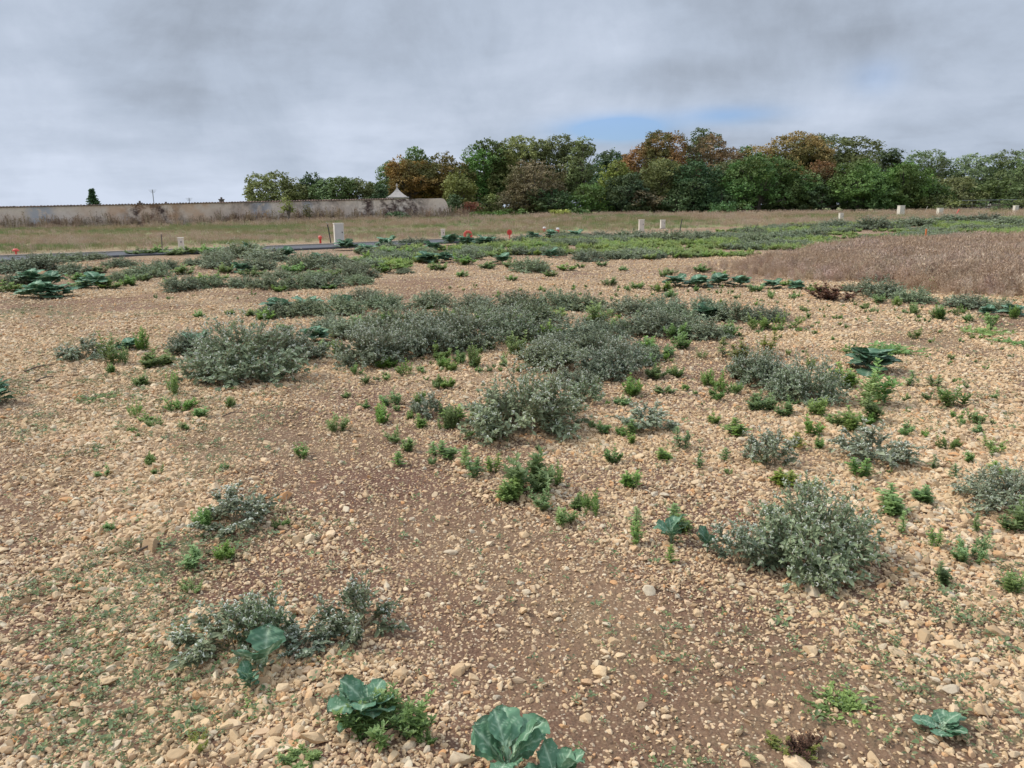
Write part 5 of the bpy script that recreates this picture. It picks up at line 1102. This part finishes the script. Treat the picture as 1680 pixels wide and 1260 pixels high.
for i, (px, top, w, D, mt, lab) in enumerate([
 (742, 318, 30, 95, 'dark', 'dark ivy-green bush at the rounded end of the wall'), (770, 330, 50, 97, 'rust', 'rusty red bush right of the wall end'), (800, 318, 60, 99, 'olive', 'tangled olive-brown bush under the fresh green tree'),
 (848, 312, 70, 99, 'dull', 'brown tangled undergrowth bush below the wide olive tree'), (905, 308, 70, 98, 'dark', 'dark undergrowth bush right of the pale trunk'), (960, 300, 70, 99, 'green', 'green undergrowth bush under the feathery tree'),
 (1065, 310, 66, 98, 'dull', 'brown tangled bush below the olive tree of the orange one'), (1110, 318, 60, 97, 'dark', 'dark low bush under the deep blue-green tree'), (1180, 306, 66, 97, 'dark', 'dark bush left of the widest vivid green tree'),
 (1290, 306, 60, 97, 'dark', 'dark bush right under the widest vivid green tree'), (1350, 304, 70, 98, 'dark', 'dark bush under the small reddish-brown tree'), (1440, 300, 80, 98, 'bright', 'green bush below the dark pointed tree'),
 (1540, 318, 70, 96, 'olive', 'olive bush below the left airy tree'), (1610, 324, 80, 97, 'green', 'green hedge bush below the middle airy tree'), (1680, 322, 70, 97, 'olive', 'olive hedge bush at the right edge'),
 (835, 341, 50, 93, 'bright', 'low bright green bramble before the wide olive tree'), (782, 346, 46, 94, 'green', 'low green bramble before the rusty red bush'), (917, 343, 32, 92, 'yellowgreen', 'small light green shrub alone before the wood'), (950, 340, 34, 94, 'green', 'small green bramble right of the light green shrub'),
 (1202, 330, 66, 90, 'bright', 'low flat rounded green shrub alone before the wood'), (652, 345, 34, 86, 'dark', 'dark green bush at the foot of the wall under the finial'), (625, 302, 30, 97, 'dark', 'dark bush behind the wall left of the finial')]):
    tree(px, top, w, D, mt, lab, z0=.1, group='shrubs at the edge of the wood', trunk=False if w < 40 or D < 95 else True, name='shrub', cat='shrub', dens=3.2 if w > 40 else 6, leaf=.16, lobes=9)
tree(470, 321, 22, 80, 'yellowgreen', 'thin young tree with a green tip against the wall', z0=1.2, airy=.2, group='young trees at the wall', name='sapling', dens=5, leaf=.13, lobes=5, shape='oval')
tree(505, 333, 18, 81, 'dull', 'bare twiggy young tree right of the green-tipped one', z0=.6, airy=.8, group='young trees at the wall', name='sapling', dens=2, leaf=.1, lobes=5)
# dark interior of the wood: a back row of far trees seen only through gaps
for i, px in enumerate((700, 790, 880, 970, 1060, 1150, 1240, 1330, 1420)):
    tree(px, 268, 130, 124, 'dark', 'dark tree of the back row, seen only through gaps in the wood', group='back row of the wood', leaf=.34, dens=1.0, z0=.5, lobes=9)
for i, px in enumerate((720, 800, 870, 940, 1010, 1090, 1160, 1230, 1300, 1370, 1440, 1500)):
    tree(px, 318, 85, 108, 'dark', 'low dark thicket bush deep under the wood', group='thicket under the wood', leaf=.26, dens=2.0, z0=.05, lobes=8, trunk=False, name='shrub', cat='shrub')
def conifer(px, top, w, D, label):
    x, y, zt = at(px, top, D); z = float(terrain(x, y)); H = zt-z; Wm = w/FPX*D; r = np.random.default_rng(5); t = empty('conifer', (x, y, z)); tag(t, label, 'tree')
    v, f = tube([(0, 0, 0), (0, 0, H*.6), (0, 0, H*.97)], np.array([.16, .09, .02]), 7); obj('trunk', mesh_np('trunk', v, f, M['bark']), t); A = Acc(); P = []; D_ = []
    for zz in np.linspace(H*.35, H*.98, 16):
        L = Wm*.5*(1-(zz/H-.35)/.66*.88); k = 7
        for j in range(k):
            a = r.uniform(0, 6.28); ll = L*r.uniform(.65, 1.15); s = np.linspace(.1, 1, 26)[:, None]; d = np.array([math.cos(a), math.sin(a), .12]); P.append(np.array([0, 0, zz])+s*d*ll+r.normal(0, .06, (26, 3))); D_.append(np.tile(d, (26, 1))+r.normal(0, .5, (26, 3)))
    P = np.concatenate(P); D_ = nrm(np.concatenate(D_)); V, F = inst(DIA, DIA_F, P, frames(D_, nrm(r.normal(0, 1, P.shape)+[0, 0, 1])), r.uniform(.16, .34, len(P))); A.add(V, F, 0, r.random(len(P))); obj('crown', A.mesh('crown', TM['dark']), t)
conifer(150, 311, 24, 110, 'small dark conifer tip rising behind the long wall on the left')
M['grey_roof'] = flat_mat('stone_roof', (.42, .38, .34), .85, (2, (.30, .27, .24))); M['slate'] = flat_mat('dark_chimney', (.11, .09, .085), .9, (3, (.18, .15, .13))); M['steel'] = flat_mat('steel', (.30, .31, .33), .4, metal=.6)
M['render'] = flat_mat('white_render', (.62, .58, .54), .9, (1, (.50, .46, .42))); M['roof_tile'] = flat_mat('roof_tile', (.25, .14, .10), .9, (3, (.36, .22, .15)))
def pavilion():
    D = 96; x, y, ze = at(652, 324, D); z = float(terrain(x, y)); t = empty('stone_pavilion', (x, y, z), .15); tag(t, 'small stone pavilion roof with a finial showing over the wall', 'pavilion')
    he = ze-z; s = 1.08; V, F = box(-s, s, -s, s, 0, he-.1); obj('wall', mesh_np('wall', V, F, M['render']), t)
    V, F = box(-s-.28, s+.28, -s-.28, s+.28, he-.1, he+.06); o = obj('cornice', mesh_np('cornice', V, F, M['grey_roof']), t); bevel(o, .02)
    prof = [(s+.1, he+.06), (s*.72, he+.34), (s*.42, he+.62), (s*.2, he+.88), (.10, he+1.08)]; V = np.concatenate([[[a*q, b*q, zz] for a, b in ((-1, -1), (1, -1), (1, 1), (-1, 1))] for q, zz in prof]); F = []
    for i in range(4):
        for j in range(4): F.append([i*4+j, i*4+(j+1) % 4, (i+1)*4+(j+1) % 4, (i+1)*4+j])
    rf = obj('roof', mesh_np('roof', V, [np.array(F)], M['grey_roof']), t); k = he+1.05
    V, F = lathe([(.12, k), (.07, k+.08), (.06, k+.22), (.13, k+.30), (.13, k+.38), (.05, k+.46), (.03, k+.62)], 12); obj('finial', mesh_np('finial', V, F, M['grey_roof'], smooth=True), rf)
pavilion()
def chimney(px, top, w, D, label):
    x, y, zt = at(px, top, D); t = empty('chimney', (x, y, float(terrain(x, y))), .3); tag(t, label, 'chimney'); h = zt-float(terrain(x, y)); s = w/FPX*D/2
    V, F = box(-s, s, -s, s, 0, h-.35); obj('stack', mesh_np('stack', V, F, M['slate']), t); V, F = box(-s-.08, s+.08, -s-.08, s+.08, h-.35, h-.22); obj('crown', mesh_np('crown', V, F, M['slate']), t)
    V, F = lathe([(.13, h-.22), (.11, h)], 10); obj('pot', mesh_np('pot', V, F, M['slate']), t)
chimney(229, 329.5, 6, 96, 'small dark chimney top over the wall left of the antenna'); chimney(363, 323.5, 7, 98, 'dark chimney top over the wall left of the olive tree'); chimney(272, 331, 9, 98, 'low dark roof stub over the wall just right of the antenna')
def antenna(px, top, D, label, h0=3):
    x, y, zt = at(px, top, D); z = float(terrain(x, y)); t = empty('antenna', (x, y, z)); tag(t, label, 'antenna'); V, F = tube([(0, 0, 0), (0, 0, zt-z)], .045, 6); obj('mast', mesh_np('mast', V, F, M['steel']), t)
    A = Acc()
    for k, l in enumerate((.45, .35, .25)):
        V, F = tube([(-l, 0, zt-z-.05-.14*k), (l, 0, zt-z-.05-.14*k)], .018, 5); A.add(V, F)
    obj('aerial', A.mesh('aerial', M['steel']), t)
antenna(250, 311, 92, 'tall thin antenna mast rising over the wall on the left'); antenna(310, 324.5, 104, 'short faint aerial over the wall left of the dark chimney')
def house(px0, px1, D, ze, label, roofm, wallm='render', rise=1.6, depth=7):
    x0, y0, _ = at(px0, 345, D); x1, _, _ = at(px1, 345, D); z = float(terrain((x0+x1)/2, D)); w = x1-x0; t = empty('distant_house', ((x0+x1)/2, D, z)); tag(t, label, 'house')
    V, F = box(-w/2, w/2, 0, depth, -.3, ze); o = obj('wall', mesh_np('wall', V, F, M[wallm]), t)
    e = .35; V = np.array([[-w/2-e, -e, ze+.01], [w/2+e, -e, ze+.01], [w/2+e, depth+e, ze+.01], [-w/2-e, depth+e, ze+.01], [-w/2-e, depth/2, ze+rise], [w/2+e, depth/2, ze+rise]])
    obj('roof', mesh_np('roof', V, [np.array([[0, 1, 5, 4], [2, 3, 4, 5], [0, 3, 2, 1]]), np.array([[0, 4, 3], [1, 2, 5]])], M[roofm]), t)
    for k in (-.28, .22):
        V, F = box(w*k-.5, w*k+.5, -.03, .02, 1.0, 2.2); fr = obj('window', mesh_np('window', V, F, M['white']), t); V, F = box(w*k-.42, w*k+.42, -.045, -.031, 1.08, 2.12); obj('pane', mesh_np('pane', V, F, M['dark']), fr)
house(748, 786, 112, 2.4, 'white house glimpsed in the gap between wall end and fresh green tree', 'roof_tile')
house(1650, 1720, 122, 2.6, 'beige house glimpsed low through the trees at the right edge', 'roof_tile')
def fence():
    a = np.array(at(1572, 345, 94)[:2]); b = np.array(at(1680, 345, 96)[:2]); za = at(1572, 329, 94)[2]; t = empty('wire_fence', (a[0], a[1], 0)); tag(t, 'low pale wire fence with a top rail before the right hedge', 'fence')
    d = b-a; A = Acc()
    for k in (0, -.45, -.9): V, F = tube([(0, 0, za+k), (d[0], d[1], za+k+.05)], .02 if k == 0 else .008, 5); A.add(V, F)
    obj('rail', A.mesh('rail', M['steel']), t)
    for s in np.linspace(0, 1, 6):
        p = d*s; zz = float(terrain(*(a+p))); V, F = tube([(p[0], p[1], zz-.1), (p[0], p[1], za+.05)], .02, 6); obj('post', mesh_np('post', V, F, M['wood']), t)
fence()
print('objects', len(sc.objects), 'tree faces', sum(len(o.data.polygons) for o in sc.objects if o.type == 'MESH' and o.name.startswith('crown')))
